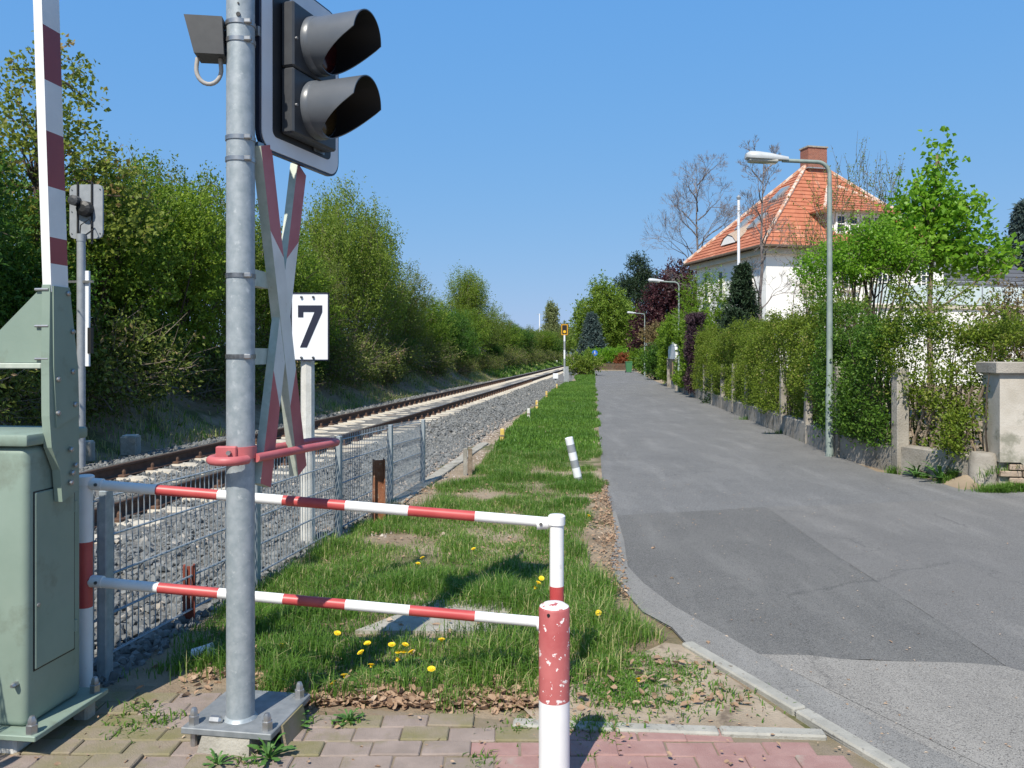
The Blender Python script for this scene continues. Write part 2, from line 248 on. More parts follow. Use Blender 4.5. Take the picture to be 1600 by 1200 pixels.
class MB:
    def __init__(s): s.v = []; s.f = []; s.mi = []
    def add(s, vs, fs, mi=0):
        n = len(s.v); s.v += [tuple(v) for v in vs]; s.f += [tuple(i + n for i in f) for f in fs]; s.mi += [mi] * len(fs); return s
    def box(s, c, size, mi=0, bev=0.0, rot=None, seg=1):
        bm = bmesh.new(); bmesh.ops.create_cube(bm, size=1.0)
        for v in bm.verts: v.co = Vector((v.co.x * size[0], v.co.y * size[1], v.co.z * size[2]))
        if bev: bmesh.ops.bevel(bm, geom=list(bm.edges), offset=bev, segments=seg, affect='EDGES', profile=0.5)
        m = (rot.to_matrix() if isinstance(rot, Euler) else rot) if rot is not None else Matrix.Identity(3)
        vs = [m @ v.co + Vector(c) for v in bm.verts]; bm.verts.index_update()
        s.add(vs, [[v.index for v in f.verts] for f in bm.faces], mi); bm.free(); return s
    def prism(s, poly, z0, z1, mi=0):
        """polygon in xy, extruded along z"""
        n = len(poly); vs = [(x, y, z0) for x, y in poly] + [(x, y, z1) for x, y in poly]
        fs = [tuple(range(n))[::-1], tuple(range(n, 2 * n))] + [(i, (i + 1) % n, n + (i + 1) % n, n + i) for i in range(n)]
        return s.add(vs, fs, mi)
    def prism_y(s, poly, y0, y1, mi=0):
        """polygon in xz, extruded along y"""
        n = len(poly); vs = [(x, y0, z) for x, z in poly] + [(x, y1, z) for x, z in poly]
        fs = [tuple(range(n)), tuple(range(n, 2 * n))[::-1]] + [((i + 1) % n, i, n + i, n + (i + 1) % n) for i in range(n)]
        return s.add(vs, fs, mi)
    def prism_x(s, poly, x0, x1, mi=0):
        """polygon in yz, extruded along x"""
        n = len(poly); vs = [(x0, y, z) for y, z in poly] + [(x1, y, z) for y, z in poly]
        fs = [tuple(range(n))[::-1], tuple(range(n, 2 * n))] + [(i, (i + 1) % n, n + (i + 1) % n, n + i) for i in range(n)]
        return s.add(vs, fs, mi)
    def tube(s, pts, rad, n=12, mi=0, cap=True, mis=None):
        pts = [Vector(p) for p in pts]; k = len(pts)
        rads = rad if isinstance(rad, (list, tuple)) else [rad] * k
        vs = []; up = None
        for i, p in enumerate(pts):
            t = (pts[min(i + 1, k - 1)] - pts[max(i - 1, 0)]).normalized()
            if up is None:
                a = Vector((0, 0, 1)) if abs(t.z) < 0.9 else Vector((1, 0, 0)); up = (a - t * a.dot(t)).normalized()
            else: up = (up - t * up.dot(t)).normalized()
            sd_ = t.cross(up)
            for j in range(n):
                a = 2 * math.pi * j / n; vs.append(p + (up * math.cos(a) + sd_ * math.sin(a)) * rads[i])
        b0 = len(s.v); s.v += [tuple(v) for v in vs]
        for i in range(k - 1):
            for j in range(n):
                s.f.append((b0 + i * n + j, b0 + i * n + (j + 1) % n, b0 + (i + 1) * n + (j + 1) % n, b0 + (i + 1) * n + j))
                s.mi.append(mis[i] if mis else mi)
        if cap:
            s.f.append(tuple(b0 + j for j in range(n))[::-1]); s.mi.append(mis[0] if mis else mi)
            s.f.append(tuple(b0 + (k - 1) * n + j for j in range(n))); s.mi.append(mis[-1] if mis else mi)
        return s
    def lathe(s, prof, c=(0, 0, 0), n=16, mi=0, axis='Z'):
        """profile of (radius, height)"""
        vs = []
        for r, h in prof:
            for j in range(n):
                a = 2 * math.pi * j / n; q = (r * math.cos(a), r * math.sin(a), h)
                if axis == 'Y': q = (q[0], q[2], q[1])
                if axis == 'X': q = (q[2], q[0], q[1])
                vs.append((q[0] + c[0], q[1] + c[1], q[2] + c[2]))
        k = len(prof); fs = [(i * n + j, i * n + (j + 1) % n, (i + 1) * n + (j + 1) % n, (i + 1) * n + j) for i in range(k - 1) for j in range(n)]
        fs += [tuple(range(n))[::-1], tuple((k - 1) * n + j for j in range(n))]
        return s.add(vs, fs, mi)
    def mesh(s, name, mats, smooth=None):
        me = bpy.data.meshes.new(name); me.from_pydata(s.v, [], s.f); me.update()
        for m in (mats if isinstance(mats, (list, tuple)) else [mats]): me.materials.append(m)
        me.polygons.foreach_set('material_index', s.mi)
        bm = bmesh.new(); bm.from_mesh(me); bmesh.ops.recalc_face_normals(bm, faces=bm.faces); bm.to_mesh(me); bm.free()
        if smooth is not None:
            me.polygons.foreach_set('use_smooth', [True] * len(me.polygons)); me.set_sharp_from_angle(angle=R(smooth))
        return me
    def build(s, name, mats, parent=None, smooth=None, loc=None, rot=None):
        o = link(name, s.mesh(name, mats, smooth), parent, loc)
        if rot is not None: o.rotation_euler = rot
        return o

def rrect(w, h, r, n=6, cx=0, cz=0):
    pts = []
    for sx, sz, a0 in ((1, 1, 0), (-1, 1, 90), (-1, -1, 180), (1, -1, 270)):
        for i in range(n + 1):
            a = R(a0 + 90 * i / n); pts.append((cx + sx * (w / 2 - r) + r * math.cos(a), cz + sz * (h / 2 - r) + r * math.sin(a)))
    return pts

def raw_mesh(name, verts, faces, material, tint=None, smooth=False):
    """verts (N,3), faces (M,k) of equal size; tint (M,) stored per face"""
    verts = np.asarray(verts, dtype=np.float32); faces = np.asarray(faces, dtype=np.int32)
    k = faces.shape[1]; me = bpy.data.meshes.new(name)
    me.vertices.add(len(verts)); me.vertices.foreach_set('co', verts.ravel())
    me.loops.add(faces.size); me.loops.foreach_set('vertex_index', faces.ravel())
    me.polygons.add(len(faces)); me.polygons.foreach_set('loop_start', np.arange(0, faces.size, k, dtype=np.int32))
    me.polygons.foreach_set('loop_total', np.full(len(faces), k, dtype=np.int32))
    if tint is not None:
        a = me.attributes.new('tint', 'FLOAT', 'FACE'); a.data.foreach_set('value', np.asarray(tint, dtype=np.float32))
    me.polygons.foreach_set('use_smooth', np.full(len(faces), smooth, dtype=bool))
    me.update(calc_edges=True); me.materials.append(material); return me

def unit(a): return a / (np.linalg.norm(a, axis=1, keepdims=True) + 1e-9)
def leaves_mesh(name, pos, axis, nrm, length, width, material, tint):
    axis = unit(axis); side = unit(np.cross(axis, nrm)); up = np.cross(side, axis)
    l = length[:, None]; w = width[:, None]
    v = np.stack([pos, pos + axis * l * 0.45 + side * w * 0.5 + up * w * 0.14, pos + axis * l - up * l * 0.1,
                  pos + axis * l * 0.5 - side * w * 0.5 + up * w * 0.14], axis=1).reshape(-1, 3)
    f = np.arange(len(pos) * 4).reshape(-1, 4)
    return raw_mesh(name, v, f, material, tint)
def twig_leaves(g, S, D, L, n, size, wr=0.55, spread=0.03, droop=0.0):
    """leaves set along twigs; returns the arrays of leaves_mesh"""
    N = len(S); t = np.repeat(g.random((N, n)), 1).reshape(N, n)
    pos = S[:, None, :] + D[:, None, :] * (L[:, None] * t)[..., None] + g.normal(0, spread, (N, n, 3))
    pos[..., 2] -= droop * (L[:, None] * t) ** 2
    ax = D[:, None, :] * 0.5 + g.normal(0, 0.8, (N, n, 3)); ax[..., 2] -= droop * 0.3
    nr = g.normal(0, 0.7, (N, n, 3)); nr[..., 2] += 0.7
    ln = size * g.uniform(0.6, 1.25, (N, n)); wd = ln * wr
    tw = g.normal(0, 0.2, (N, 1)); ti = np.clip(0.42 + tw + g.normal(0, 0.2, (N, n)), 0, 1)
    q = lambda a: a.reshape(-1, 3)
    return q(pos), q(ax), q(nr), ln.ravel(), wd.ravel(), ti.ravel()
def sample_lobes(g, lobes, N, bias=0.5):
    vol = np.array([l[3] * l[4] * l[5] for l in lobes]) ** 0.75; idx = g.choice(len(lobes), N, p=vol / vol.sum())
    Lb = np.array(lobes)[idx]; d = unit(g.normal(0, 1, (N, 3))); r = g.random(N) ** bias
    return Lb[:, :3] + d * r[:, None] * Lb[:, 3:6], d
def curve_pts(a, b, g, k=5, wob=0.12, lift=0.0):
    a = np.array(a, float); b = np.array(b, float); L = np.linalg.norm(b - a); out = []
    o = g.normal(0, wob * L, 3)
    for i in range(k):
        t = i / (k - 1); p = a + (b - a) * t + o * math.sin(math.pi * t) * 0.5; p[2] += lift * L * math.sin(math.pi * t); out.append(p)
    return out
def crown_parts(seed, lobes, trunk, ntwig, nleaf, tl, leaf, size, bark, wr=0.55, limbs=14, up=0.5, droop=0.0, bias=0.5, tr=0.08, spread=0.03, vis=40, base_z=0.0, stems=None):
    """meshes (crown, trunk) of a plant: lobes = crown ellipsoids, trunk = polyline of the stem"""
    g = np.random.default_rng(seed)
    S, out = sample_lobes(g, lobes, ntwig, bias)
    D = unit(out * 0.7 + g.normal(0, 0.35, S.shape) + np.array([0, 0, up])); L = tl * g.uniform(0.5, 1.4, ntwig)
    crown = leaves_mesh('crown', *[x for x in (lambda p: (p[0], p[1], p[2], p[3], p[4]))(twig_leaves(g, S, D, L, nleaf, size, wr, spread, droop))], leaf, None) if False else None
    p = twig_leaves(g, S, D, L, nleaf, size, wr, spread, droop)
    crown = leaves_mesh('crown', p[0], p[1], p[2], p[3], p[4], leaf, p[5])
    mb = MB()
    starts = []
    if trunk:
        k = len(trunk); mb.tube(trunk, [tr * (1 - 0.6 * i / (k - 1)) for i in range(k)], 8)
        starts = [Vector(q) for q in trunk[max(1, k // 2 - 1):]]
    for i in range(limbs):
        tgt = S[i]
        if starts:
            st = min(starts, key=lambda q: (q - Vector(tgt)).length + random.random() * 0.4 + max(0, q.z - tgt[2]) * 2)
        else:
            a = g.uniform(0, 6.28); rr = (stems or 0.25) * g.random(); st = Vector((rr * math.cos(a), rr * math.sin(a), base_z))
        pts = curve_pts(st, tgt, g, 5, 0.1, 0.05); r0 = tr * g.uniform(0.25, 0.45)
        mb.tube(pts, [r0 * (1 - 0.8 * j / 4) for j in range(5)], 5, cap=False)
    for i in range(min(vis, ntwig)):
        q = S[i]; e = q + D[i] * L[i]; mb.tube([q, (q + e) / 2 + g.normal(0, 0.02, 3), e], [tr * 0.09, tr * 0.07, tr * 0.03], 3, cap=False)
    return crown, mb.mesh('trunk', bark, 60)
def plant(name, label, cat, loc, parts, rz=0.0, sc=(1, 1, 1), group=None):
    e = empty(name, loc, rz, label, cat, group); e.scale = sc
    link('crown', parts[0], e); link('trunk', parts[1], e); return e

class VN:                                         # value noise on a plane
    def __init__(s, seed, cell): s.g = np.random.default_rng(seed).random((256, 256)); s.c = cell
    def __call__(s, x, y):
        x = np.asarray(x, float) / s.c + 500; y = np.asarray(y, float) / s.c + 500
        i = np.floor(x).astype(int); j = np.floor(y).astype(int); u = x - i; v = y - j; u = u * u * (3 - 2 * u); v = v * v * (3 - 2 * v)
        q = lambda a, b: s.g[a % 256, b % 256]
        return (q(i, j) * (1 - u) + q(i + 1, j) * u) * (1 - v) + (q(i, j + 1) * (1 - u) + q(i + 1, j + 1) * u) * v
n_big, n_mid, n_small = VN(1, 1.1), VN(2, 0.35), VN(3, 0.12)
TS = 0.123                                        # the track runs 7 degrees right of straight ahead
VRY = [3.3, 3.42, 4.4, 4.5, 4.7, 4.97, 5.3, 5.8, 6.3, 6.9, 8, 9.8, 48, 90]; VRX = [1.2, 1.3, 0.93, 0.9, 0.88, 0.8, 0.75, 0.72, 0.76, 0.84, 0.98, 1.1, 4.95, 9.2]
def sstep(t): t = np.clip(t, 0, 1); return t * t * (3 - 2 * t)
def terrain(x, y):
    x = np.asarray(x, float); y = np.asarray(y, float); c = x - TS * y
    z = np.full(np.broadcast(x, y).shape, -0.022) + (n_mid(x, y) - 0.5) * 0.02
    bank = sstep((-7.5 - c) / 3.4); z = z + bank * (1.75 + (n_big(x, y) - 0.5) * 0.5)
    z = z + 0.016 * ((c > -2.3) & (x < np.interp(y, VRY, VRX) + 0.12) & (y > 3.4) & (y < 90))
    bed = (c > -7.5) & (c < -2.62) & (y > -40); z = np.where(bed, -0.16, z)
    gard = sstep((x - (0.1 * y + 4.3)) / 0.5) * (y > 9.5); z = z + gard * 0.22
    return z

# ------------------------------------------------------------------ ground
xs = np.concatenate([np.linspace(-700, -60, 12), np.linspace(-50, -15, 24), np.arange(-14, 14, 0.28), np.linspace(14.5, 60, 30), np.linspace(75, 700, 12)])
ys = np.concatenate([np.linspace(-60, -2, 12), np.arange(-1, 16, 0.25), np.linspace(16.5, 70, 60), np.linspace(75, 300, 40), np.linspace(350, 1500, 8)])
X, Y = np.meshgrid(xs, ys); Zt = terrain(X, Y)
nx = len(xs); ny = len(ys); idx = np.arange(nx * ny).reshape(ny, nx)
fq = np.stack([idx[:-1, :-1], idx[:-1, 1:], idx[1:, 1:], idx[1:, :-1]], -1).reshape(-1, 4)
tag(link('ground', raw_mesh('ground', np.stack([X, Y, Zt], -1).reshape(-1, 3), fq, M['soil'], smooth=True)), kind='structure')

def ragged(pts, step=0.12, amp=0.014, seed=4):
    g = np.random.default_rng(seed); out = []
    for i, p in enumerate(pts):
        q = pts[(i + 1) % len(pts)]; L = math.hypot(q[0] - p[0], q[1] - p[1]); n = int(min(L, 9) / step); nx_, ny_ = -(q[1] - p[1]) / (L + 1e-6), (q[0] - p[0]) / (L + 1e-6); w = 0.0
        out.append((p[0], p[1]))
        for k in range(1, n):
            w = w * 0.6 + g.normal(0, amp * 0.7); t = k / n; out.append((p[0] + (q[0] - p[0]) * t + nx_ * w, p[1] + (q[1] - p[1]) * t + ny_ * w))
    return out
def sheet(name, pts, z, material, kind='structure'):
    mb = MB(); mb.add([(p[0], p[1], z) for p in pts], [tuple(range(len(pts)))])
    me = bpy.data.meshes.new(name); me.from_pydata(mb.v, [], mb.f); me.materials.append(material)
    bm = bmesh.new(); bm.from_mesh(me); bmesh.ops.triangulate(bm, faces=bm.faces); bmesh.ops.recalc_face_normals(bm, faces=bm.faces)
    if bm.faces[0:1] and sum(f.normal.z for f in bm.faces) < 0: bmesh.ops.reverse_faces(bm, faces=bm.faces)
    bm.to_mesh(me); bm.free()
    return tag(link(name, me), kind=kind)
def road_left(y): return 0.102 * y + 0.11
out_px = [(957, 800), (962, 846), (954, 875), (958, 900), (983, 933), (1004, 958), (1050, 983), (1073, 1008), (1292, 1148), (1380, 1200)]
in_px = [(962, 800), (975, 846), (981, 887), (1004, 912), (1054, 950), (1129, 992), (1183, 1023), (1250, 1058), (1325, 1104), (1408, 1150), (1483, 1187)]
OUT = [G(*p).to_tuple() for p in out_px]; INN = [G(*p).to_tuple() for p in in_px]
kd = (Vector(OUT[-1]) - Vector(OUT[-2])).normalized()
OUT.append(tuple(Vector(OUT[-1]) + kd * 2.2)); INN.append(tuple(Vector(INN[-1]) + kd * 2.2))
wallx = lambda y: 0.1 * y + 3.87
road_pts = [(road_left(82), 82), (road_left(44), 44), (road_left(19), 19), (road_left(9.8), 9.8)] + [(p[0], p[1]) for p in OUT] + \
           [(OUT[-1][0] + 0.3, -8), (22, -8), (22, 9.0), (5.95, 9.35), (wallx(11) + 0.05, 11), (wallx(40), 40), (wallx(56) + 0.1, 56), (wallx(82) + 0.6, 82)]
sheet('road', road_pts, 0.0, M['asphalt'])
dk = [G(962, 806), G(1195, 793), G(1300, 865), G(1480, 980), G(1570, 1042), G(1400, 1034), G(1183, 1023)] + [Vector(p) for p in INN[1:6][::-1]]
sheet('asphalt_patch', ragged([(p.x, p.y) for p in dk]), 0.0045, M['asphalt_dark'])
dr = [G(1196, 792), G(1290, 790), G(1420, 784), G(1600, 778), Vector((22, 8.6, 0)), Vector((22, 3.6, 0)), G(1640, 1062), G(1572, 1042), G(1481, 980), G(1301, 865)]
sheet('driveway', [(p.x, p.y) for p in dr], 0.003, M['asphalt_drive'])
li = [G(1184, 1024), G(1400, 1035), G(1571, 1043), G(1640, 1063), Vector((22, 3.6, 0)), Vector((22, -6, 0)), Vector((INN[-1][0] + 0.2, -6, 0))] + [Vector(p) for p in INN[6:][::-1]]
sheet('street', ragged([(p.x, p.y) for p in li], seed=6), 0.007, M['asphalt_light'])
gut = [(p[0], p[1]) for p in OUT] + [(p[0], p[1]) for p in INN[::-1]]
sheet('gutter', gut, 0.0105, M['gutter'])
# the side path that leaves the road on the left, far down
sheet('path', [(3.6, 41), (3.9, 46.5), (road_left(46.5) + 0.3, 46.5), (road_left(40) + 0.3, 40)], 0.004, M['asphalt'])
# sandy corner between kerb and pavement
tri = [Vector((0.05, 3.62, 0)), Vector((0.45, 4.05, 0)), Vector((0.85, 4.45, 0))] + [Vector((OUT[7][0] - 0.03, OUT[7][1], 0)), Vector((OUT[8][0] - 0.06, OUT[8][1] + 0.02, 0))] + [Vector((0.1, 3.5, 0))]
sheet('bare_soil', [(p.x, p.y) for p in tri], 0.002, M['soil_sand'])

def strip_stones(root, a, b, width, length, h, material, name='kerb_stone', z=0.0):
    a = Vector(a); b = Vector(b); d = (b - a); L = d.length; d.normalize(); nrm = Vector((-d.y, d.x, 0)); n = max(1, round(L / length)); l = L / n
    me = MB().box((0, 0, 0), (l - 0.008, width, h), bev=0.008).mesh(name, material)
    for i in range(n):
        o = link(name, me, root); p = a + d * (l * (i + 0.5)); o.location = (p.x, p.y, z + random.uniform(-0.004, 0.004))
        o.rotation_euler = (0, random.uniform(-0.005, 0.005), math.atan2(d.y, d.x) + random.uniform(-0.006, 0.006))
kerb = empty('kerb'); tag(kerb, kind='structure')
strip_stones(kerb, OUT[7], OUT[10], 0.075, 1.0, 0.16, M['kerbstone'], z=-0.055)
e0, e1 = G(800, 1131), G(1291, 1149)
strip_stones(kerb, e0, e1, 0.07, 0.5, 0.16, M['kerbstone'], z=-0.067)

# pavement of single pavers
bed = MB().add([(-3.2, 0.9, -0.007), (3.0, 0.9, -0.007), (2.2, 3.3, -0.007), (1.3, 3.42, -0.007), (0.0, 3.52, -0.007), (-0.6, 3.62, -0.007), (-1.3, 3.85, -0.007), (-3.2, 4.0, -0.007)], [(0, 1, 2, 3, 4, 5, 6, 7)])
M['joint'] = mat('joint', (0.26, 0.205, 0.155), (0.2, 0.165, 0.095), 7, rough=0.95, bump=0.6, bscale=120)
pav = tag(bed.build('pavement', M['joint']), kind='structure')
pm = [[MB().box((0, 0, 0), (0.197, 0.117, 0.07), bev=0.005).mesh('paver', M[k]) for k in ('paver_red', 'paver_grey', 'paver_moss')]][0]
ka, kb = Vector(OUT[7]), Vector(OUT[8]); ks = (kb.x - ka.x) / (kb.y - ka.y)
npav = 0
for r_ in range(17):
    y = 3.86 - r_ * 0.12 * 1.0
    for q in range(-16, 14):
        x = q * 0.2 + (0.1 if r_ % 2 else 0) + 0.03
        far = np.interp(x, [-2.6, -1.45, -1.0, -0.5, 0.05, 1.4, 3], [3.9, 3.8, 3.62, 3.57, 3.46, 3.335, 3.2])
        if y > far or x > ka.x + (y - ka.y) * ks - 0.14 or npav >= 296: continue
        if y < 2.3 and abs(x) > 2: continue
        npav += 1
        t = x + 0.25 * random.uniform(-1, 1)
        k = 0 if t > -0.05 or (x < -2.05 and y < 3.25) else (2 if (t < -1.3 and random.random() < 0.75) or random.random() < 0.12 else 1)
        o = link('paver', pm[k], pav); o.location = (x + random.uniform(-.004, .004), y + random.uniform(-.004, .004), -0.035 + random.uniform(-.005, .004) + (0.006 if k == 2 else 0))
        o.rotation_euler = (random.uniform(-.015, .015), random.uniform(-.012, .012), random.uniform(-.02, .02))

# ------------------------------------------------------------------ railway
def T(c, y): return (c + TS * y, y)
prof = [(-7.7, -0.02), (-7.3, 0.04), (-6.85, 0.1), (-6.4, 0.115), (-5.9, 0.1), (-5.2, 0.095), (-4.5, 0.1), (-4.0, 0.115), (-3.6, 0.1), (-3.0, 0.03), (-2.6, 0.0), (-2.36, -0.05)]
yy = np.concatenate([np.arange(-6, 30, 0.4), np.linspace(30.5, 320, 90)])
cc = np.array([p[0] for p in prof]); zz = np.array([p[1] for p in prof])
cf = np.linspace(-7.7, -2.36, 40); zf = np.interp(cf, cc, zz)
XX = cf[None, :] + TS * yy[:, None]; YY = np.repeat(yy[:, None], 40, 1); ZZ = zf[None, :] + (VN(9, 0.2)(XX, YY) - 0.5) * 0.03
ii = np.arange(XX.size).reshape(XX.shape); ff = np.stack([ii[:-1, :-1], ii[:-1, 1:], ii[1:, 1:], ii[1:, :-1]], -1).reshape(-1, 4)
M['bed'] = mat('bed', (0.085, 0.083, 0.08), (0.22, 0.215, 0.2), 22, lo=0.3, hi=0.7, rough=0.95, bump=1.0, bscale=24, spot=((0.3, 0.23, 0.17), 1.3, 0.55, 0.2), detail=6)
tag(link('ballast_bed', raw_mesh('ballast_bed', np.stack([XX, YY, ZZ], -1).reshape(-1, 3), ff, M['bed'], smooth=True)), kind='structure')

def ico():
    bm = bmesh.new(); bmesh.ops.create_icosphere(bm, subdivisions=1, radius=1.0); bm.verts.index_update()
    v = np.array([q.co[:] for q in bm.verts]); f = np.array([[q.index for q in p.verts] for p in bm.faces]); bm.free(); return v, f
IV, IF = ico()
OV = np.array([(1, 0, 0), (0, 1, 0), (-1, 0, 0), (0, -1, 0), (0, 0, 1), (0, 0, -1)], float); OF = np.array([(0, 1, 4), (1, 2, 4), (2, 3, 4), (3, 0, 4), (1, 0, 5), (2, 1, 5), (3, 2, 5), (0, 3, 5)])
def stones(name, pos, size, material, seed, tv=0.0, simple=False):
    g = np.random.default_rng(seed); V, Fc = (OV, OF) if simple else (IV, IF); N = len(pos)
    sh = V[None] * g.uniform(0.62, 1.3, (N, len(V), 1)) * (size[:, None] * g.uniform(0.55, 1.1, (N, 3)))[:, None, :]
    a = g.uniform(0, 6.28, N); b = g.uniform(-0.9, 0.9, N); ca, sa, cb, sb = np.cos(a)[:, None], np.sin(a)[:, None], np.cos(b)[:, None], np.sin(b)[:, None]
    x, y, z = sh[..., 0], sh[..., 1], sh[..., 2]; y, z = y * cb - z * sb, y * sb + z * cb; x, y = x * ca - y * sa, x * sa + y * ca
    v = np.stack([x, y, z], -1) + pos[:, None, :]
    f = Fc[None] + (np.arange(N) * len(V))[:, None, None]
    ti = np.repeat(np.clip(g.beta(2, 2.6, N) + tv, 0, 1), len(Fc))
    return raw_mesh(name, v.reshape(-1, 3), f.reshape(-1, 3), material, ti)
def bed_points(g, c0, c1, y0, y1, dens, lift):
    n = int((c1 - c0) * (y1 - y0) * dens); c = g.uniform(c0, c1, n); y = g.uniform(y0, y1, n)
    return np.stack([c + TS * y, y, np.maximum(np.interp(c, cc, zz), -0.025) + lift * g.uniform(-0.2, 1, n)], -1)
g = np.random.default_rng(21)
a1 = bed_points(g, -3.95, -2.45, 2.2, 15, 620, 0.02); a2 = bed_points(g, -6.3, -4.1, 2.2, 12, 190, 0.012); a3 = bed_points(g, -7.4, -6.1, 5, 18, 280, 0.02)
pos = np.concatenate([a1, a2, a3]); sz = g.uniform(0.018, 0.036, len(pos)); big = g.random(len(pos)) < 0.06; sz[big] *= 1.45
tag(link('ballast_stones', stones('ballast_stones', pos, sz, LEAF['stone'], 5)), 'grey crushed stone ballast heaped beside the near rail', 'ballast', kind='stuff')
a1 = bed_points(g, -3.95, -2.5, 15, 48, 130, 0.03); a3 = bed_points(g, -7.4, -6.1, 18, 45, 90, 0.03)
pos = np.concatenate([a1, a3]); sz = g.uniform(0.03, 0.06, len(pos))
tag(link('ballast_gravel', stones('ballast_gravel', pos, sz, LEAF['stone'], 6, simple=True)), 'grey ballast along the track further down the line', 'ballast', kind='stuff')
b1 = bed_points(g, -2.75, -1.95, 7, 20, 260, 0.015); sz = g.uniform(0.014, 0.032, len(b1))
b1[:, 2] = np.maximum(b1[:, 2], -0.02)
tag(link('path_gravel', stones('path_gravel', b1, sz, LEAF['stone_warm'], 8, 0.1, True)), 'brownish small stones at the foot of the ballast', 'gravel', kind='stuff')

track = empty('railway_track', (0, 0, 0), 0, 'rusty rails on pale concrete sleepers running beside the lane', 'railway')
rang = -math.atan(TS)
RT = 0.277; CN, CFAR = -4.47, -5.99
rail_prof = [(-0.07, 0), (0.07, 0), (0.07, 0.012), (0.015, 0.03), (0.009, 0.04), (0.009, 0.115), (0.034, 0.125), (0.034, 0.15), (0.026, 0.158), (-0.026, 0.158), (-0.034, 0.15), (-0.034, 0.125), (-0.009, 0.115), (-0.009, 0.04), (-0.015, 0.03), (-0.07, 0.012)]
for c in (CN, CFAR):
    mb = MB(); n = len(rail_prof); ysr = [-6, 10, 25, 45, 70, 100, 150, 220, 320]
    for y in ysr: mb.v += [(c + TS * y + u * 0.9925, y - u * TS, RT - 0.158 + w) for u, w in rail_prof]
    for i in range(len(ysr) - 1):
        for j in range(n):
            mb.f.append((i * n + j, i * n + (j + 1) % n, (i + 1) * n + (j + 1) % n, (i + 1) * n + j)); mb.mi.append(1 if j in (8,) else 0)
    mb.build('rail', [M['rail_rust'], M['rail_top']], track)
sm = MB()
st = [(-1.3, 0.0), (-0.5, 0.0), (0.5, 0.0), (1.3, 0.0)]
pts = []
for u, hz in ((-1.3, 0.0), (-0.95, 0.008), (-0.45, 0.008), (-0.3, -0.025), (0.3, -0.025), (0.45, 0.008), (0.95, 0.008), (1.3, 0.0)): pts.append((u, hz))
for u, hz in pts: sm.v += [(u, -0.14, -0.18), (u, -0.1, hz), (u, 0.1, hz), (u, 0.14, -0.18)]
for i in range(len(pts) - 1):
    for j in range(4): sm.f.append((i * 4 + j, i * 4 + (j + 1) % 4, (i + 1) * 4 + (j + 1) % 4, (i + 1) * 4 + j)); sm.mi.append(0)
sm.f += [(0, 1, 2, 3), (28, 29, 30, 31)]; sm.mi += [0, 0]
sleeper_me = sm.mesh('sleeper', M['sleeper'])
cm = MB().box((0, 0, 0.02), (0.09, 0.12, 0.035), bev=0.008)
bm_ = MB().lathe([(0.022, 0), (0.022, 0.045), (0.012, 0.065)], (0, 0, 0.03), 6)
cm.add(bm_.v, bm_.f)
clip_me = cm.mesh('rail_fastening', M['rail_rust'])
sp = 0.6
for i in range(250):
    y = -1.2 + i * sp; c = (CN + CFAR) / 2
    s = link('sleeper', sleeper_me, track, (c + TS * y, y, RT - 0.158 + 0.002)); s.rotation_euler = (0, 0, rang + random.uniform(-.006, .006))
    if 0 < y < 44.5:
        for rx in (-0.87, -0.65, 0.65, 0.87): link('rail_fastening', clip_me, s, (rx, 0, 0))

# ------------------------------------------------------------------ level-crossing gear
tvec = Vector((0.122, 0.9925, 0)); nvec = Vector((0.9925, -0.122, 0)); TANG = math.atan2(-0.122, 0.9925)
def dome_nut(mb, c, s=1.0, mi=0):
    mb.lathe([(0.017 * s, 0), (0.017 * s, 0.026 * s), (0.013 * s, 0.028 * s), (0.0125 * s, 0.04 * s), (0.008 * s, 0.05 * s), (0.001, 0.053 * s)], c, 6, mi)

# cabinet: local x across the track (right face at x = 0), local y along the track
cab = empty('barrier_cabinet', (-1.95, 3.21, 0), TANG, 'green metal barrier machine cabinet bolted down beside the paved crossing', 'cabinet')
W, Dp = 0.52, 0.345
body = MB().box((-W / 2, Dp / 2, 0.665), (W, Dp, 1.13), bev=0.03, seg=4).build('housing', M['green_paint'], cab, 40)
lid = MB().box((-W / 2, Dp / 2, 1.258), (W + 0.035, Dp + 0.035, 0.05), bev=0.012, seg=2).build('lid', M['green_paint'], cab, 40)
MB().box((-W / 2, Dp / 2, 0.09), (W + 0.17, Dp + 0.12, 0.022), bev=0.003).build('base_flange', M['green_paint'], cab)
door = MB().box((0.001, 0.165, 0.68), (0.012, 0.24, 0.72), bev=0.004).build('door', M['green_paint'], cab)
MB().box((0.0, 0.165, 0.68), (0.006, 0.25, 0.73)).build('door_gap', M['black'], cab)
for z in (0.42, 0.94): MB().lathe([(0.007, -0.025), (0.007, 0.025)], (0.008, 0.288, z), 8).build('hinge', M['green_paint'], door)
MB().lathe([(0.009, 0), (0.009, 0.006), (0.004, 0.007)], (0.006, 0.06, 0.58), 8, axis='X').build('lock', M['steel'], door)
for x, y in ((0.05, -0.03), (0.05, 0.36), (-W - 0.03, -0.03), (-W - 0.03, 0.36)):
    mb = MB(); dome_nut(mb, (x, y, 0.1), 1.35); mb.build('anchor_nut', M['steel'], cab, 40)
mb = MB().lathe([(0.012, 0), (0.012, -0.02), (0.007, -0.03)], (-0.04, 0.0, 0.28), 6, axis='Y'); mb.build('earthing_bolt', M['steel'], cab)
for x in (-0.03, -0.3):
    MB().box((x - 0.06, 0.05, 0.035), (0.1, 0.12, 0.09), bev=0.01).build('footing_block', M['concrete_pale'], cab)
MB().box((0.02, 0.33, 0.03), (0.07, 0.07, 0.1), bev=0.01).build('footing_block', M['concrete'], cab)
MB().box((-W / 2, 0.2, 0.03), (W - 0.1, 0.25, 0.1)).build('plinth', M['bark_dark'], cab)

